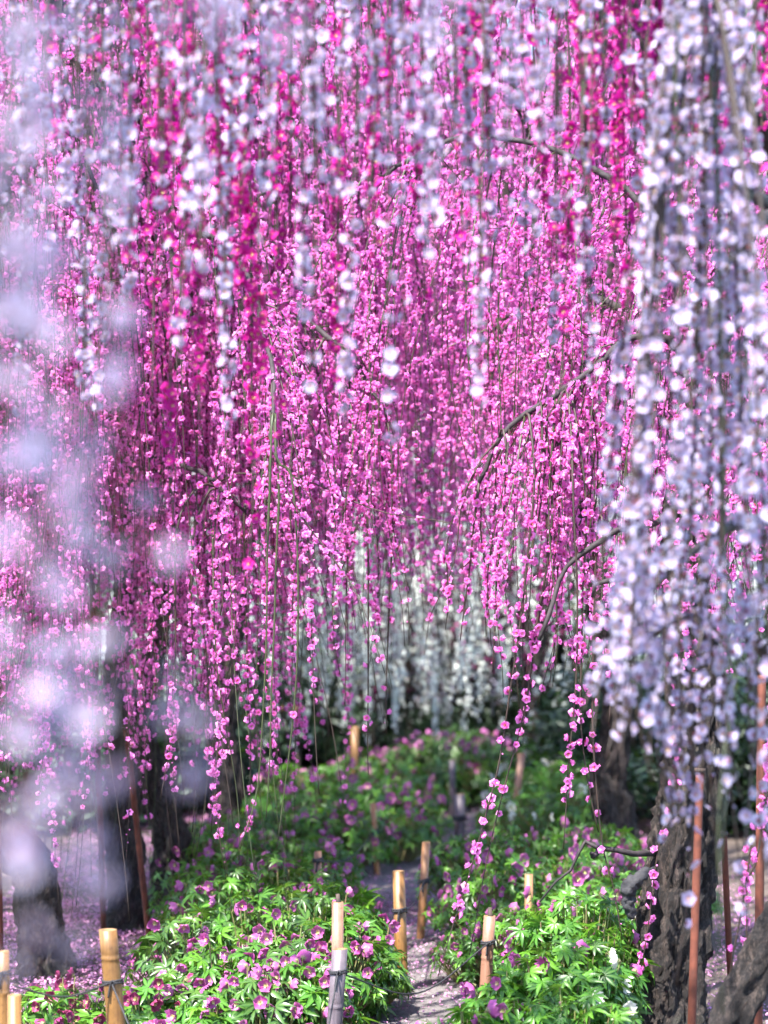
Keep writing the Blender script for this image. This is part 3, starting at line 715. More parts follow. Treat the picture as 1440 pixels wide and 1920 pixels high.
for x, y0, y1, dd in ((1222, -60, 560, 4.6), (1250, -60, 760, 4.5), (1272, -80, 900, 4.4), (1235, 300, 980, 4.8), (1300, -60, 700, 4.7), (1290, 380, 1010, 4.7), (1335, -60, 420, 4.3), (1352, 560, 1100, 4.6), (1405, -60, 560, 4.2), (1430, -60, 900, 4.4), (1440, 500, 1300, 4.4), (1412, 700, 1250, 4.5), (1380, 760, 1150, 4.6), (1425, 1000, 1700, 4.5), (1445, 900, 1820, 4.3), (1395, 1000, 1420, 4.6),
                    (1200, 1110, 1470, 4.6), (1165, 1190, 1420, 4.6), (1232, 1090, 1480, 4.7), (1258, 1080, 1560, 4.7), (1282, 1080, 1640, 4.8), (1300, 1120, 1850, 4.7), (1322, 1070, 1640, 4.8), (1350, 1100, 1720, 4.7), (1362, 1150, 1500, 4.6), (1215, 1190, 1400, 4.5), (1142, 1210, 1330, 4.7), (1268, 1180, 1590, 4.6), (1330, 1200, 1560, 4.6), (1385, 1180, 1900, 4.6), (1240, 1200, 1530, 4.6), (1305, 1180, 1480, 4.5), (1190, 1180, 1330, 4.6),
                    (1190, -60, 480, 4.7), (1155, -60, 640, 4.6), (1120, -60, 420, 4.5), (1285, 60, 620, 4.3), (1370, 420, 820, 4.7), (1320, 560, 980, 4.7), (1150, 1120, 1300, 4.4), (1175, 1150, 1440, 4.3), (1250, 1020, 1420, 4.4), (1400, 1300, 1780, 4.3), (1365, 1260, 1640, 4.4), (1425, 300, 820, 4.1), (1340, 800, 1330, 4.4), (1300, 900, 1300, 4.5), (1395, 500, 1010, 4.3), (1160, 1090, 1430, 4.4), (1185, 1080, 1400, 4.5), (1205, 1080, 1460, 4.4), (1225, 1060, 1500, 4.5), (1135, 1150, 1390, 4.5), (1250, 1080, 1440, 4.4), (1275, 1060, 1480, 4.4), (1175, 1160, 1350, 4.3)):
    sp.append((drop(x+rj(-16, 16), y0, y1, dd+rj(-.35, .15), 26, x+rj(-34, 20)), (rj(.4, .75) if y0 < 100 else rj(.7, 1.15)) if y1 < 1600 else rj(.4, .65)))
own_strands(t, b, L, sp, 'white', SINGLE_HI, .0140, .0160)
# white tree overhead
t, b, L = near_tree('white weeping plum arching overhead whose trunk stands left of the bamboo posts',
    [(-1.45, 4.3, -.04), (-1.42, 4.3, .4), (-1.5, 4.25, .9), (-1.38, 4.2, 1.5), (-1.3, 4.2, 2.1)], [.08, .07, .065, .06, .05],
    [[(-1.3, 4.2, 2.1), (-1.0, 4.2, 2.6), (-.5, 4.25, 2.75), (.1, 4.3, 2.7), (.5, 4.35, 2.6)], [(-1.3, 4.2, 2.1), (-1.0, 4.5, 2.5), (-.6, 4.7, 2.72), (0, 4.8, 2.75), (.4, 4.8, 2.66)],
     [(-1.3, 4.2, 2.1), (-1.1, 3.9, 2.45), (-.7, 3.8, 2.55), (-.2, 3.8, 2.5), (.3, 3.85, 2.42)], [(-1.3, 4.2, 2.1), (-1.1, 4.3, 2.5), (-.8, 4.4, 2.5), (-.6, 4.4, 2.42)]], 23.1)
sp = []
for x, y1, dd in ((20, 560, 4.6), (52, 760, 4.7), (80, 520, 4.4), (105, 430, 4.6), (135, 640, 4.8), (160, 730, 4.6), (186, 860, 4.6), (205, 590, 4.3), (222, 480, 3.9), (250, 420, 4.5), (290, 330, 4.5), (322, 300, 4.3), (345, 660, 4.2), (372, 420, 4.6), (392, 560, 4.0), (410, 890, 4.5), (432, 620, 4.7), (470, 350, 4.4), (505, 560, 4.2), (540, 300, 4.5), (566, 640, 4.2), (590, 760, 4.1), (612, 430, 4.4), (640, 380, 4.7), (672, 860, 4.3), (705, 420, 4.6), (740, 900, 4.3), (752, 640, 4.5), (790, 500, 4.0), (815, 560, 4.3), (840, 380, 4.6), (862, 300, 4.4), (900, 880, 4.4), (925, 560, 4.6), (945, 420, 4.3), (985, 720, 4.6), (1005, 480, 4.2), (1040, 690, 4.7), (1062, 400, 4.3), (1090, 560, 4.6), (1120, 700, 4.7), (760, 300, 4.1), (660, 240, 4.2), (575, 250, 3.9), (300, 560, 4.4), (240, 640, 4.5), (-20, 700, 4.5), (60, 330, 4.2), (870, 520, 4.4), (960, 300, 4.0), (1030, 260, 4.1), (440, 240, 4.1), (150, 300, 4.1), (700, 300, 4.3)):
    sp.append((drop(x+rj(-8, 8), -90, y1*1.1 if y1 < 800 else y1, dd, 14, x+rj(-14, 14)), rj(.8, 1.3)))
own_strands(t, b, L, sp, 'white', SINGLE_HI, .0130, .0175)
# crimson trees overhead
def crim(label, trunk, limbs, cols, seed):
    t, b, L = near_tree(label, trunk, [.08, .07, .06, .05], limbs, seed); sp = []
    for x, y1, dd in cols: sp.append((drop(x+rj(-5, 5), -90, y1, dd, 12, x+rj(-10, 14)), rj(1.0, 1.5)))
    own_strands(t, b, L, sp, 'crimson', SINGLE_HI, .0145, .0165)
crim('crimson weeping plum arching overhead from beyond the crooked dark trunk', [(-1.95, 5.3, -.04), (-1.9, 5.3, .8), (-2.0, 5.25, 1.5), (-1.85, 5.25, 2.2)],
     [[(-1.85, 5.25, 2.2), (-1.4, 5.3, 2.85), (-.7, 5.3, 3.05), (0, 5.3, 3.0), (.35, 5.3, 2.9)], [(-1.85, 5.25, 2.2), (-1.4, 5.0, 2.7), (-.8, 4.95, 2.85), (-.2, 4.9, 2.8), (.3, 4.9, 2.72)], [(-1.85, 5.25, 2.2), (-1.5, 5.6, 2.8), (-.9, 5.7, 3.0), (-.3, 5.7, 3.0)]],
     [(252, 640, 5.0), (275, 560, 5.2), (295, 760, 5.3), (312, 480, 5.0), (330, 990, 5.2), (342, 520, 4.9), (352, 760, 5.3), (368, 420, 5.0), (385, 800, 5.1), (402, 640, 5.0), (418, 560, 5.3), (432, 780, 5.2), (448, 620, 5.0), (466, 1160, 5.3), (482, 760, 5.1), (498, 480, 4.9), (522, 900, 5.3), (545, 560, 5.2), (575, 420, 5.3), (622, 790, 5.2), (648, 420, 5.0), (692, 330, 5.0), (705, 560, 5.2), (728, 300, 5.3), (770, 420, 5.2), (872, 560, 5.2), (884, 660, 5.1), (896, 420, 5.0), (925, 330, 5.2), (90, 300, 5.1), (180, 360, 5.2), (790, 720, 5.3)], 25.7)
crim('crimson weeping plum arching overhead from beyond the leaning corner trunk', [(2.15, 5.2, -.04), (2.1, 5.2, .8), (2.2, 5.2, 1.5), (2.05, 5.2, 2.2)],
     [[(2.05, 5.2, 2.2), (1.6, 5.2, 2.75), (1.0, 5.2, 2.95), (.5, 5.2, 2.85)], [(2.05, 5.2, 2.2), (1.6, 4.9, 2.6), (1.0, 4.8, 2.75), (.5, 4.8, 2.7)], [(2.05, 5.2, 2.2), (1.5, 5.5, 2.9), (.8, 5.6, 3.05), (.2, 5.6, 3.0)]],
     [(1000, 420, 5.3), (1045, 520, 5.2), (1062, 800, 5.2), (1085, 360, 4.9), (1112, 420, 5.0), (1130, 330, 4.9), (1150, 480, 5.2), (1175, 620, 5.3), (1190, 380, 5.0), (1205, 280, 4.8), (1230, 440, 5.0), (1255, 300, 4.9), (1310, 330, 4.9), (1340, 380, 5.0), (1362, 300, 4.8), (1385, 420, 5.0), (1410, 330, 4.9), (1430, 460, 5.0), (1450, 300, 4.9), (1215, 640, 5.3), (1100, 640, 5.4), (1160, 240, 4.8), (1180, 200, 4.8), (1125, 200, 4.9)], 27.3)
# very near white branches on the left
t, b, L = near_tree('very pale white weeping plum whose branches trail down beside the viewpoint', [(-1.05, 1.5, -.04), (-1.0, 1.5, .7), (-1.1, 1.5, 1.4), (-.95, 1.5, 1.75)], [.07, .06, .055, .045],
     [[(-.95, 1.5, 1.75), (-.7, 1.5, 2.0), (-.4, 1.55, 2.05), (-.2, 1.7, 2.0)], [(-.95, 1.5, 1.75), (-.75, 2.0, 2.1), (-.4, 2.3, 2.15), (.05, 2.5, 2.12)], [(-.95, 1.5, 1.75), (-.7, 1.4, 1.85), (-.45, 1.4, 1.82), (-.3, 1.4, 1.75)]], 29.9)
sp = []
for x, y0, y1, dd, dn in ((-5, -80, 1500, 1.35, .35), (35, -80, 700, 1.5, .38), (60, 200, 900, 1.7, .3), (120, 830, 1900, 1.6, .75), (100, 820, 1120, 1.7, .45), (165, -80, 330, 1.7, .35), (212, 300, 820, 1.7, .5), (190, 1000, 1900, 1.75, .25), (285, -80, 260, 1.8, .3), (345, 1210, 1580, 1.8, .3), (400, -80, 200, 1.8, .3), (15, 900, 1500, 1.5, .3), (835, -60, 130, 2.0, .3), (560, -60, 130, 2.0, .3), (255, 1180, 1400, 1.8, .3), (150, 1400, 1900, 1.7, .6), (60, 1100, 1900, 1.6, .35)):
    sp.append((drop(x, y0, y1, dd*.85, 10), min(1.1, dn*1.9)))
sp.append((P7([(60, 760, 1.75), (160, 925, 1.8), (280, 940, 1.8), (380, 960, 1.85)], 1.8), .55)); sp.append((P7([(20, 760, 1.7), (90, 800, 1.7), (140, 850, 1.7)], 1.7), .7)); sp.append((P7([(200, 1150, 1.8), (290, 1210, 1.85), (360, 1270, 1.85)], 1.8), .5))
shade_limbs = make_limbs(t, b, Vector((-.95, 1.5, 1.75)), 1.35, 2.75, 7, 4.4, 0.3, .026)  # unseen upper crown, added above the view to shade the near white strands
hang(t, b, shade_limbs, 170, 'white', (2.0, 2.35), 77, 1e9, .2); spurs(t, b, shade_limbs, 60, 'white', 78, 1e9)
own_strands(t, b, L, sp, 'white', SINGLE_HI, .0110, .017, r0=.0010, r1=.0007)
# ================================================================ hellebores
def leaflet(L, W, az, droop, fold, ns, wob):
    V = []; A = []; prof = [0.12, .75, 1.0, .62, 0.0] if ns == 5 else [.15, 1.0, .55, 0] if ns == 4 else [.2, 1, 0]
    for i, w in enumerate(prof):
        t = i/(len(prof)-1); x = L*(.04+.96*t); z = -droop*L*t*t+.10*L*t
        a = az+wob*t
        for s in (-1, 0, 1):
            y = s*W*w; zz = z+(fold*W*w if s else 0)
            V.append((x*math.cos(a)-y*math.sin(a), x*math.sin(a)+y*math.cos(a), zz)); A.append((1.0 if s == 0 else 0.0, 0, 0))
    F = [(3*i+j, 3*i+j+1, 3*i+4+j, 3*i+3+j) for i in range(len(prof)-1) for j in (0, 1)]
    return V, F, A
def leaf_template(seed, ns, nl):
    rg = random.Random(seed); V = []; F4 = []; A = []
    for k in range(nl):
        az = (k/(nl-1)-.5)*3.9+rg.uniform(-.12, .12); q = 1-.32*abs(k/(nl-1)-.5)*2
        v, f, a = leaflet(q*rg.uniform(.88, 1.12), .115*rg.uniform(.8, 1.3), az, rg.uniform(.05, .7), rg.uniform(.15, .5), ns, rg.uniform(-.12, .12)); o = len(V)
        V += v; A += a; F4 += [tuple(i+o for i in x) for x in f]
    return dict(V=np.array(V), F3=np.zeros((0, 3), int), F4=np.array(F4), A=np.array(A), m3=np.zeros(0, int), m4=np.zeros(len(F4), int))
LHI = [leaf_template(s, 5, 7) for s in range(5)]; LLO = [leaf_template(s+20, 4, 5) for s in range(4)]
def hflower(seed, cup):
    tp = blossom_template(4, 4, [(1.0, .66, cup, .02, 0)], 5, 7, seed); tp['V'][:, 2] *= 1.15; return tp
HF = [hflower(50, .55), hflower(51, .9), hflower(52, .7)]
def leaf_meshes(mat, lst):
    out = []
    for tp in lst:
        for g in (.05, .35, .7):
            A = tp['A'].copy(); A[:, 1] = g; out.append(mesh_np('leaf', tp['V'], [tp['F4']], [M[mat]], tp['m4'], A))
    return out
LM = {'leaf': leaf_meshes('leaf', LHI), 'leafdark': leaf_meshes('leafdark', LHI)}
def flower_meshes(mat):
    out = []
    for tp in HF:
        for g in (.1, .6):
            A = tp['A'].copy(); A[:, 1] = g; out.append(mesh_np('flower', tp['V'], [tp['F3'], tp['F4']], [M[mat], M['stem'], M['nectary']], np.concatenate([tp['m3'], tp['m4']]), A))
    return out
FMESH = {k: flower_meshes(k) for k in ('sepal_pink', 'sepal_dusk', 'sepal_white')}
def clump_plan(rad, h, nl, nf, rg, fsize):
    leaves = []; flowers = []; stems = []
    for k in range(nl):
        r = math.sqrt(rg.random()); a = rg.uniform(0, 6.28); lay = rg.choice((1, 1, 1, .78, .55))
        x, y = rad*r*math.cos(a), rad*r*math.sin(a); z = h*lay*math.sqrt(max(.05, 1-.80*r*r))*rg.uniform(.86, 1.08)
        n = np.array([math.cos(a)*r*.9+rg.gauss(0, .5), math.sin(a)*r*.9+rg.gauss(0, .5), .85]); out = a+rg.gauss(0, .7)
        leaves.append((np.array([x, y, z]), n, out, rg.uniform(.034, .066)))
        if lay == 1: stems.append((np.array([x*.25, y*.25, 0]), np.array([x*.8, y*.8, z*.7]), np.array([x, y, z])))
    for k in range(nf):
        r = math.sqrt(rg.uniform(.08, 1)); a = rg.uniform(0, 6.28); x, y = rad*r*math.cos(a), rad*r*math.sin(a); z = h*math.sqrt(max(.06, 1-.78*r*r))*rg.uniform(.82, 1.06)+rg.uniform(.0, .05)
        a2 = a+rg.gauss(0, .8) if rg.random() < .6 else -math.pi/2+rg.gauss(0, .9)
        n = np.array([math.cos(a2), math.sin(a2), rg.uniform(-.75, .35)])
        flowers.append((np.array([x, y, z]), n, rg.uniform(0, 6.28), fsize*rg.uniform(.75, 1.15)))
        stems.append((np.array([x*.3, y*.3, 0]), np.array([x*.85, y*.85, z*.75]), np.array([x, y, z])-n/np.linalg.norm(n)*.008))
    return leaves, flowers, stems
def bas(n, ang):
    n = n/np.linalg.norm(n); o = np.array([math.cos(ang), math.sin(ang), 0]); x = o-n*o.dot(n); x /= np.linalg.norm(x)+1e-9; return np.stack([x, np.cross(n, x), n], 1)
def stem_mesh(stems):
    parts = [tube(spline(s, 5), np.linspace(.0032, .002, 5), 3, cap=False) for s in stems]
    V, F = merge(parts); return mesh_np('stems', V, F, [M['stem']], smooth=True)
def clump_detailed(loc, rad, h, nl, nf, seed, mat, fcol, label, group, fsize=.026):
    rg = random.Random(seed); e = empty('hellebore_plant', loc, label, 'hellebore', group)
    lv, fl, st = clump_plan(rad, h, nl, nf, rg, fsize)
    for p, n, a, s in lv:
        o = link('leaf', rg.choice(LM[mat]), e); B = bas(n, a)*s; o.matrix_basis = Matrix([[*B[r], p[r]] for r in range(3)]+[[0, 0, 0, 1]])
    for p, n, a, s in fl:
        o = link('flower', rg.choice(FMESH[fcol]), e); B = basis_from(n[None], np.array([a]))[0]*s; o.matrix_basis = Matrix([[*B[r], p[r]] for r in range(3)]+[[0, 0, 0, 1]])
    link('stems', stem_mesh(st), e, stuff=True)
    return e
_cv = {}
def clump_joined(loc, rad, h, nl, nf, seed, mat, fcol, label, group, fsize=.026):
    rg = random.Random(seed); key = (mat, fcol, seed % 4)
    if key not in _cv:
        lv, fl, st = clump_plan(.26, .30, nl, nf, rg, fsize)
        it = []
        for i, tp in enumerate(LLO):
            q = lv[i::len(LLO)]; it.append((tp, np.array([x[0] for x in q]), np.stack([bas(x[1], x[2]) for x in q]), np.array([x[3] for x in q])))
        V, F, fm, A = scatter(it); ml = mesh_np('leaves', V, F, [M[mat]], fm, A)
        B = basis_from(np.array([x[1] for x in fl]), np.array([x[2] for x in fl]))
        V, F, fm, A = scatter([(HF[0], np.array([x[0] for x in fl]), B, np.array([x[3] for x in fl]))])
        _cv[key] = (ml, mesh_np('flowers', V, F, [M[fcol], M['stem'], M['nectary']], fm, A), stem_mesh(st))
    e = empty('hellebore_plant', loc, label, 'hellebore', group); e.scale = (rad/.26, rad/.26, h/.30); e.rotation_euler = (0, 0, rg.uniform(0, 6.28))
    for nm, me in zip(('leaves', 'flowers', 'stems'), _cv[key]): link(nm, me, e, stuff=True)
    return e
def G(x, d): return Vector(((x-720)/FPX*d, d, 0))
sd = 100
# front left bank
for x, d, h, r, nf in ((400, 6.45, .20, .17, 22), (490, 6.5, .25, .17, 30), (575, 6.6, .27, .15, 30), (350, 6.8, .22, .16, 16), (440, 6.85, .29, .19, 30), (530, 6.9, .32, .19, 30), (618, 7.05, .31, .17, 22), (370, 7.3, .29, .2, 14), (470, 7.35, .34, .22, 14), (570, 7.45, .35, .22, 14), (655, 7.4, .29, .16, 14), (690, 7.25, .2, .12, 8), (425, 7.9, .33, .24, 10), (530, 8.0, .34, .24, 8), (620, 7.95, .3, .2, 8)):
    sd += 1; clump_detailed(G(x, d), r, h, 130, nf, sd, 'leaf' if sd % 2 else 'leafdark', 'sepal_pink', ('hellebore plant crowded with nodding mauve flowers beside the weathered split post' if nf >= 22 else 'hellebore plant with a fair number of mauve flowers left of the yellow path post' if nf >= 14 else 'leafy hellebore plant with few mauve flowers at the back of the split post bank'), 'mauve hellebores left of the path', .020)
# front right bank
for x, d, h, r, nf in ((690, 5.85, .22, .15, 5), (790, 5.9, .22, .16, 6), (880, 6.0, .25, .17, 7), (980, 6.05, .27, .18, 8), (1075, 6.1, .29, .18, 8), (1110, 6.15, .24, .11, 5), (960, 6.4, .28, .17, 6), (1035, 6.45, .33, .19, 5), (1075, 6.5, .34, .17, 5), (1115, 6.7, .34, .13, 4), (1035, 6.9, .35, .17, 7), (1085, 6.95, .41, .2, 6), (1120, 7.2, .36, .15, 5)):
    sd += 1; clump_detailed(G(x, d), r, h, 150, nf, sd, 'leaf', 'sepal_pink' if sd % 4 else 'sepal_white', ('bright green hellebore plant with a few pink flowers before the thick scaly trunk' if sd % 4 else 'bright green hellebore plant with white flowers before the thick scaly trunk'), 'leafy hellebores by the thick trunk', .024)
# little dark ones at the bottom left
for x, d, h, r, nf in ((85, 6.85, .16, .13, 11), (150, 6.75, .19, .13, 10), (300, 6.7, .19, .13, 7), (262, 6.95, .15, .11, 5), (370, 6.6, .17, .13, 8), (120, 6.55, .14, .12, 8)):
    sd += 1; clump_detailed(G(x, d), r, h, 44, nf, sd, 'leaf', 'sepal_dusk', 'small hellebore plant with dark wine red flowers beside the tan roped posts', 'dark hellebores by the posts', .019)
# middle and far banks
def rows(lst, label, group, mat, fcol, nl=240, nf=22):
    global sd
    for x, d, h, r in lst:
        sd += 1; clump_joined(G(x, d), r, h, nl, nf, sd, mat, fcol, label, group, .024)
rows([(395, 8.6, .27, .22), (480, 8.6, .30, .24), (575, 8.7, .28, .22), (645, 8.6, .2, .14), (400, 9.3, .28, .24), (500, 9.4, .27, .24), (590, 9.5, .24, .2), (440, 10.2, .26, .24), (375, 9.9, .25, .2)],
     'hellebore plant with pale mauve flowers on the bank between the swollen root and the path', 'hellebores on the left bank', 'leaf', 'sepal_pink')
rows([(560, 10.3, .26, .26), (640, 10.3, .28, .24), (740, 10.6, .24, .2), (600, 10.9, .30, .28), (690, 11.0, .31, .28), (770, 11.2, .25, .2), (650, 11.6, .32, .3), (560, 11.7, .30, .28), (740, 11.8, .32, .26)],
     'hellebore plant in the rounded mound that splits the path behind the thin brown post', 'hellebores of the middle mound', 'leaf', 'sepal_pink')
rows([(760, 12.5, .34, .3), (830, 12.7, .36, .3), (700, 12.7, .30, .3), (890, 13.0, .33, .32), (800, 13.2, .33, .34), (850, 13.5, .34, .36)],
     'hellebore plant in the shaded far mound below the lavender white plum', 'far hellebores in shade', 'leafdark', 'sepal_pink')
rows([(885, 7.75, .18, .14), (960, 7.7, .24, .18), (1040, 7.7, .28, .2), (1120, 7.9, .3, .22), (885, 8.5, .24, .17), (930, 8.4, .28, .2), (1020, 8.5, .3, .22), (1110, 8.6, .31, .22), (880, 9.2, .29, .2), (960, 9.2, .31, .22), (1050, 9.3, .3, .22), (1220, 8.6, .3, .25), (1130, 9.4, .3, .22)],
     'hellebore plant with pink and mauve flowers on the bank right of the path', 'hellebores on the right bank', 'leaf', 'sepal_pink', nf=16)
rows([(990, 11.0, .28, .24), (1060, 10.8, .3, .26), (1000, 11.9, .30, .26), (1075, 11.8, .32, .28), (1040, 12.7, .34, .3), (965, 12.8, .3, .26), (1120, 12.4, .32, .3)],
     'hellebore plant with hardly a flower in the far bank beside the faded pink post', 'hellebores of the far right bank', 'leaf', 'sepal_white', nf=6)

# ================================================================ bamboo posts, ropes and props
def culm_mesh(h, r, mat, nodes, slant=.0, lean=(0, 0), bottom=-.06):
    S = 22; zs = [bottom]; 
    for z in nodes: zs += [z-.012, z-.004, z, z+.004, z+.012]
    zs = sorted([z for z in zs if z < h-.012]+[h]); rings = []
    for z in zs:
        k = 1.0
        for n_ in nodes:
            if abs(z-n_) < .0045: k = 1.09 if abs(z-n_) < .001 else .97
        rings.append((z, r*k*(1+.04*(1-z/h)), 0))
    V = []; n = len(rings)
    for (z, q, _) in rings+[(h, r*.74, 1), (h-.05, r*.70, 1)]:
        for j in range(S):
            a = 2*math.pi*j/S; x = q*math.cos(a); y = q*math.sin(a); zz = z+(slant*x if z > h-.06 else 0)
            V.append((x*(1+.02*math.sin(3*a+h*20))+lean[0]*zz, y+lean[1]*zz, zz))
    F = []; fm = []
    for i in range(n+1):
        for j in range(S): F.append((i*S+j, i*S+(j+1) % S, (i+1)*S+(j+1) % S, (i+1)*S+j)); fm.append(0 if i < n-1 else 1)
    V.append((lean[0]*(h-.05), lean[1]*(h-.05), h-.052)); c = len(V)-1
    F3 = [((n+1)*S+j, (n+1)*S+(j+1) % S, c) for j in range(S)]
    return mesh_np('culm', V, [np.array(F), np.array(F3)], [M[mat], M['bamboo_in']], fm+[1]*S)
def coil(r, z, turns=2, th=.0035, lean=(0, 0)):
    n = 26*turns; a = np.linspace(0, turns*2*math.pi, n); rr = r+th*.6
    zz = z+np.linspace(0, turns*th*1.9, n)+.0012*np.sin(a*1.7); P = np.stack([rr*np.cos(a)+lean[0]*zz, rr*np.sin(a)+lean[1]*zz, zz], 1)
    V1, F1 = tube(P, np.full(n, th), 6)
    k = np.array([(rr*.2, -rr*1.02, z), (rr*.35, -rr*1.25, z+.006), (rr*.1, -rr*1.2, z+.012), (rr*-.15, -rr*1.1, z-.004), (-rr*.3, -rr*1.15, z-.03)]); k[:, 0] += lean[0]*z
    V2, F2 = tube(spline(k, 14), np.full(14, th*.9), 6)
    V, F = merge([(V1, F1), (V2, F2)]); return mesh_np('rope_tie', V, F, [M['rope']], smooth=True)
POST = {}
def post(key, x, ytop, d, wpx, mat, label, tie=None, nodes=None, slant=0.0, lean=(0, 0), core=0):
    r = wpx/FPX*d/2; top = at(x, ytop, d); h = top.z; b = G(x, d); b.x -= lean[0]*h
    e = empty('bamboo_post', b, label, 'post', 'bamboo posts along the beds')
    link('culm', culm_mesh(h, r, mat, nodes if nodes is not None else [h-.10, h-.32], slant, lean), e)
    if tie: tz = CAM_H-(tie-HOR)/FPX*d; link('rope_tie', coil(r*1.03, tz-.006, 2, .0030*d/6.5, lean), e); POST[key] = Vector((b.x+lean[0]*tz, d-r, tz))
    if core:
        V, F = tube(np.array([(lean[0]*h, 0, h-.08), (lean[0]*h+.002, 0, h), (lean[0]*h, 0, h+core)]), np.array([r*.42, r*.42, r*.36]), 9); link('stake', mesh_np('stake', V, F, [M['stake']]), e)
    return e
post('a', 203, 1742, 6.0, 34, 'bamboo', 'tan bamboo post with hollow top and black rope tie, beside the dark red hellebores', 1838, [.46-.062, .46-.24], .0, (-.09, 0))
post('b', 6, 1782, 5.8, 24, 'bamboo', 'tan bamboo post tied with black rope at the short cut stub', 1822, None, .1, (-.02, 0))
post('b2', 28, 1864, 5.7, 26, 'bamboo', 'short cut bamboo stub touching the taller roped tan post', None, [])
post('c', 633, 1690, 6.7, 22, 'bamboo_pink', 'faded pinkish bamboo post with dark stake in it, rising behind the weathered split post', None, [.2], 0, (.0, 0), .022)
post('c2', 637, 1778, 6.35, 29, 'bamboo_grey', 'weathered grey split bamboo post tied with black rope and guy lines', 1820, [.21, .02], .05, (.07, 0))
post('e', 747, 1632, 7.6, 23, 'bamboo', 'yellow bamboo post with open top beside the gravel path', 1706, [.12], 0, (-.03, 0))
post('f', 699, 1505, 10.2, 11, 'bamboo_old', 'thin brown bamboo post in front of the middle mound', 1560, None, 0, (-.06, 0))
post('g', 596, 1596, 8.25, 14, 'bamboo_pink', 'short dull mauve bamboo post half sunk in the left bank', 1613, [.08])
post('h', 799, 1578, 8.6, 15, 'bamboo_old', 'brown bamboo post on the right edge of the path', 1652, [.1], 0, (.06, 0))
post('i', 862, 1488, 11.0, 19, 'bamboo_grey', 'pale grey bamboo post where the path bends round the mound', 1534, [.12])
post('j', 665, 1362, 12.0, 15, 'bamboo', 'tall yellow bamboo post standing against the dark end of the garden', None, [.30, .1])
post('k', 978, 1412, 11.5, 14, 'bamboo_pink', 'faded pink bamboo post in the far right bank', None, [.2], 0, (.12, 0))
post('l', 991, 1638, 7.9, 15, 'bamboo_old', 'orange brown bamboo post poking out of the right bank', None, [.1])
post('m', 918, 1716, 7.25, 22, 'bamboo_pink', 'faded mauve bamboo post with dark stake and rope tie in the right bank', 1766, [.18], 0, (.06, 0), .025)
post('n', 848, 1425, 12.1, 12, 'bamboo_grey', 'thin grey bamboo post before the shaded far mound', None, [.2])
def rope(p, q, sag, label, th=.0023):
    p, q = Vector(p), Vector(q); m = (p+q)/2-Vector((0, 0, sag)); P = spline([p, m, q], 30); V, F = tube(P, np.full(30, th), 6)
    tag(link('rope', mesh_np('rope', V, F, [M['rope']], smooth=True)), label, 'rope', 'black garden ropes')
rope(POST['a'], POST['b']+Vector((.03, 0, -.03)), .03, 'black rope strung between the two roped tan posts')
rope(POST['a'], G(330, 5.6)+Vector((0, 0, .05)), .0, 'black rope running down from the tan post towards the mauve hellebores')
rope(POST['c2'], G(590, 6.1)+Vector((0, 0, .0)), 0, 'black guy line dropping steeply in front of the split post')
rope(POST['c2'], POST['m'], .10, 'black rope sagging from the split post to the faded mauve post')
rope(POST['e'], POST['h'], .03, 'black rope between the yellow post and the brown post by the path')
rope(POST['f'], POST['i'], .02, 'black rope round the front of the middle mound')
rope(POST['f'], POST['g'], .05, 'black rope from the thin brown post to the half sunk post')
def prop(p, q, r, label, mat='rust'):
    p, q = Vector(p), Vector(q); e = empty('support_pole', p, label, 'pole', 'poles propping the plum trees'); v = q-p
    V, F = tube(spline([(0, 0, 0), v*.5, v], 14), np.full(14, r), 12); link('shaft', mesh_np('shaft', V, F, [M[mat]], smooth=True), e)
    V, F = tube(np.array([v*.985, v*1.0]), np.array([r*1.35, r*1.35]), 12); link('cap', mesh_np('cap', V, F, [M['stake']]), e)
    V, F = tube(np.array([v*.0, v*.012]), np.array([r*1.3, r*1.3]), 12); link('foot', mesh_np('foot', V, F, [M['stake']]), e)
gp = lambda x, d: G(x, d)-Vector((0, 0, .03))
prop(gp(196, 8.7), at(172, 1060, 8.3), .0105, 'long rusty pole reaching up into the blossom next to the upright trunk')
prop(gp(283, 8.6), at(236, 1360, 8.4), .011, 'slanting rusty pole between the upright trunk and the swollen root')
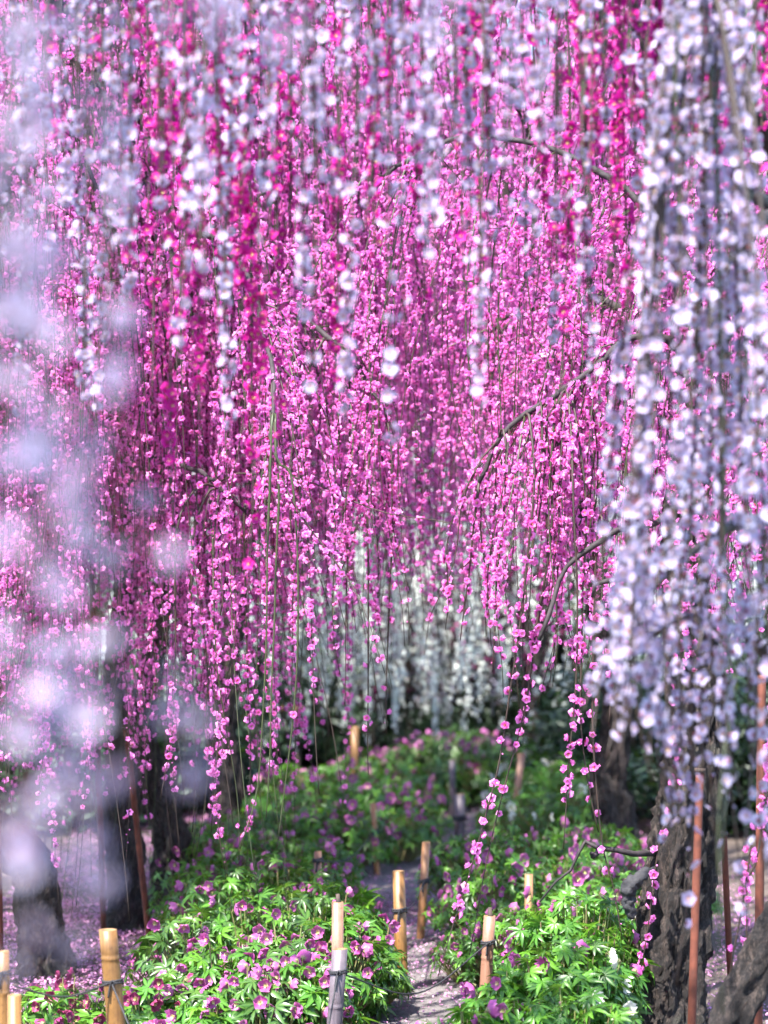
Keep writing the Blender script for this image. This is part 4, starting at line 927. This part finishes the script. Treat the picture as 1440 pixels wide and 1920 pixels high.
prop(gp(4, 7.8), at(-4, 1500, 7.6), .010, 'short rusty pole standing behind the roped tan post')
prop(gp(298, 9.9), at(295, 1640, 9.6), .011, 'short rusty pole half hidden behind the swollen root')
prop(gp(1293, 6.7), at(1312, 1440, 6.75), .012, 'rusty pole leaning against the front of the thick scaly trunk')
prop(gp(1419, 6.4), at(1428, 1250, 6.5), .012, 'tall rusty pole beside the leaning corner trunk')
prop(gp(1372, 7.4), at(1356, 1560, 7.3), .010, 'thin rusty pole behind the leaning corner trunk')
prop(gp(558, 14.0), at(556, 1250, 14), .016, 'dark upright pole in front of the greenish white plum', 'stake')
V, F = tube(spline([at(486, 1330, 13.9), at(530, 1328, 13.92), at(575, 1331, 13.94)], 12), np.full(12, .016), 10)
tag(link('bamboo_rail', mesh_np('bamboo_rail', V, F, [M['bamboo']], smooth=True)), 'horizontal bamboo rail lashed to the dark upright pole', 'rail')

# ================================================================ fallen petals
tpv, tpf, tpa = petal_grid(0, 1, .6, .45, .05, 3, 3); FP = dict(V=np.array(tpv)-np.array([.5, 0, 0]), F3=np.zeros((0, 3), int), F4=np.array(tpf), A=np.array(tpa, float), m3=np.zeros(0, int), m4=np.zeros(len(tpf), int))
pos = []
while len(pos) < 42000:
    y = random.uniform(5.4, 13); x = random.uniform(-1.5, 1.5)
    px_ = 720+x/y*FPX
    if px_ < -60 or px_ > 1500: continue
    w = (1.0 if px_ < 420 else .22) * (1.0 if y < 9.5 else .5)
    w *= .35+1.1*max(0, .5+noise.noise((x*3.1, y*3.1, .7)))
    if random.random() < w: pos.append((x, y, random.uniform(.012, .024)))
pos = np.array(pos); n = len(pos); nr = RNG.normal(size=(n, 3))*.35+np.array([0, 0, 1.0])
V, F, fm, A = scatter([(FP, pos, basis_from(nr, RNG.random(n)*6.28), RNG.uniform(.007, .0115, n))])
o = link('fallen_petals', mesh_np('fallen_petals', V, F, [M['fallen']], fm, A)); o['kind'] = 'stuff'; tag(o, 'pink fallen petals strewn over the soil and the path', 'petals')
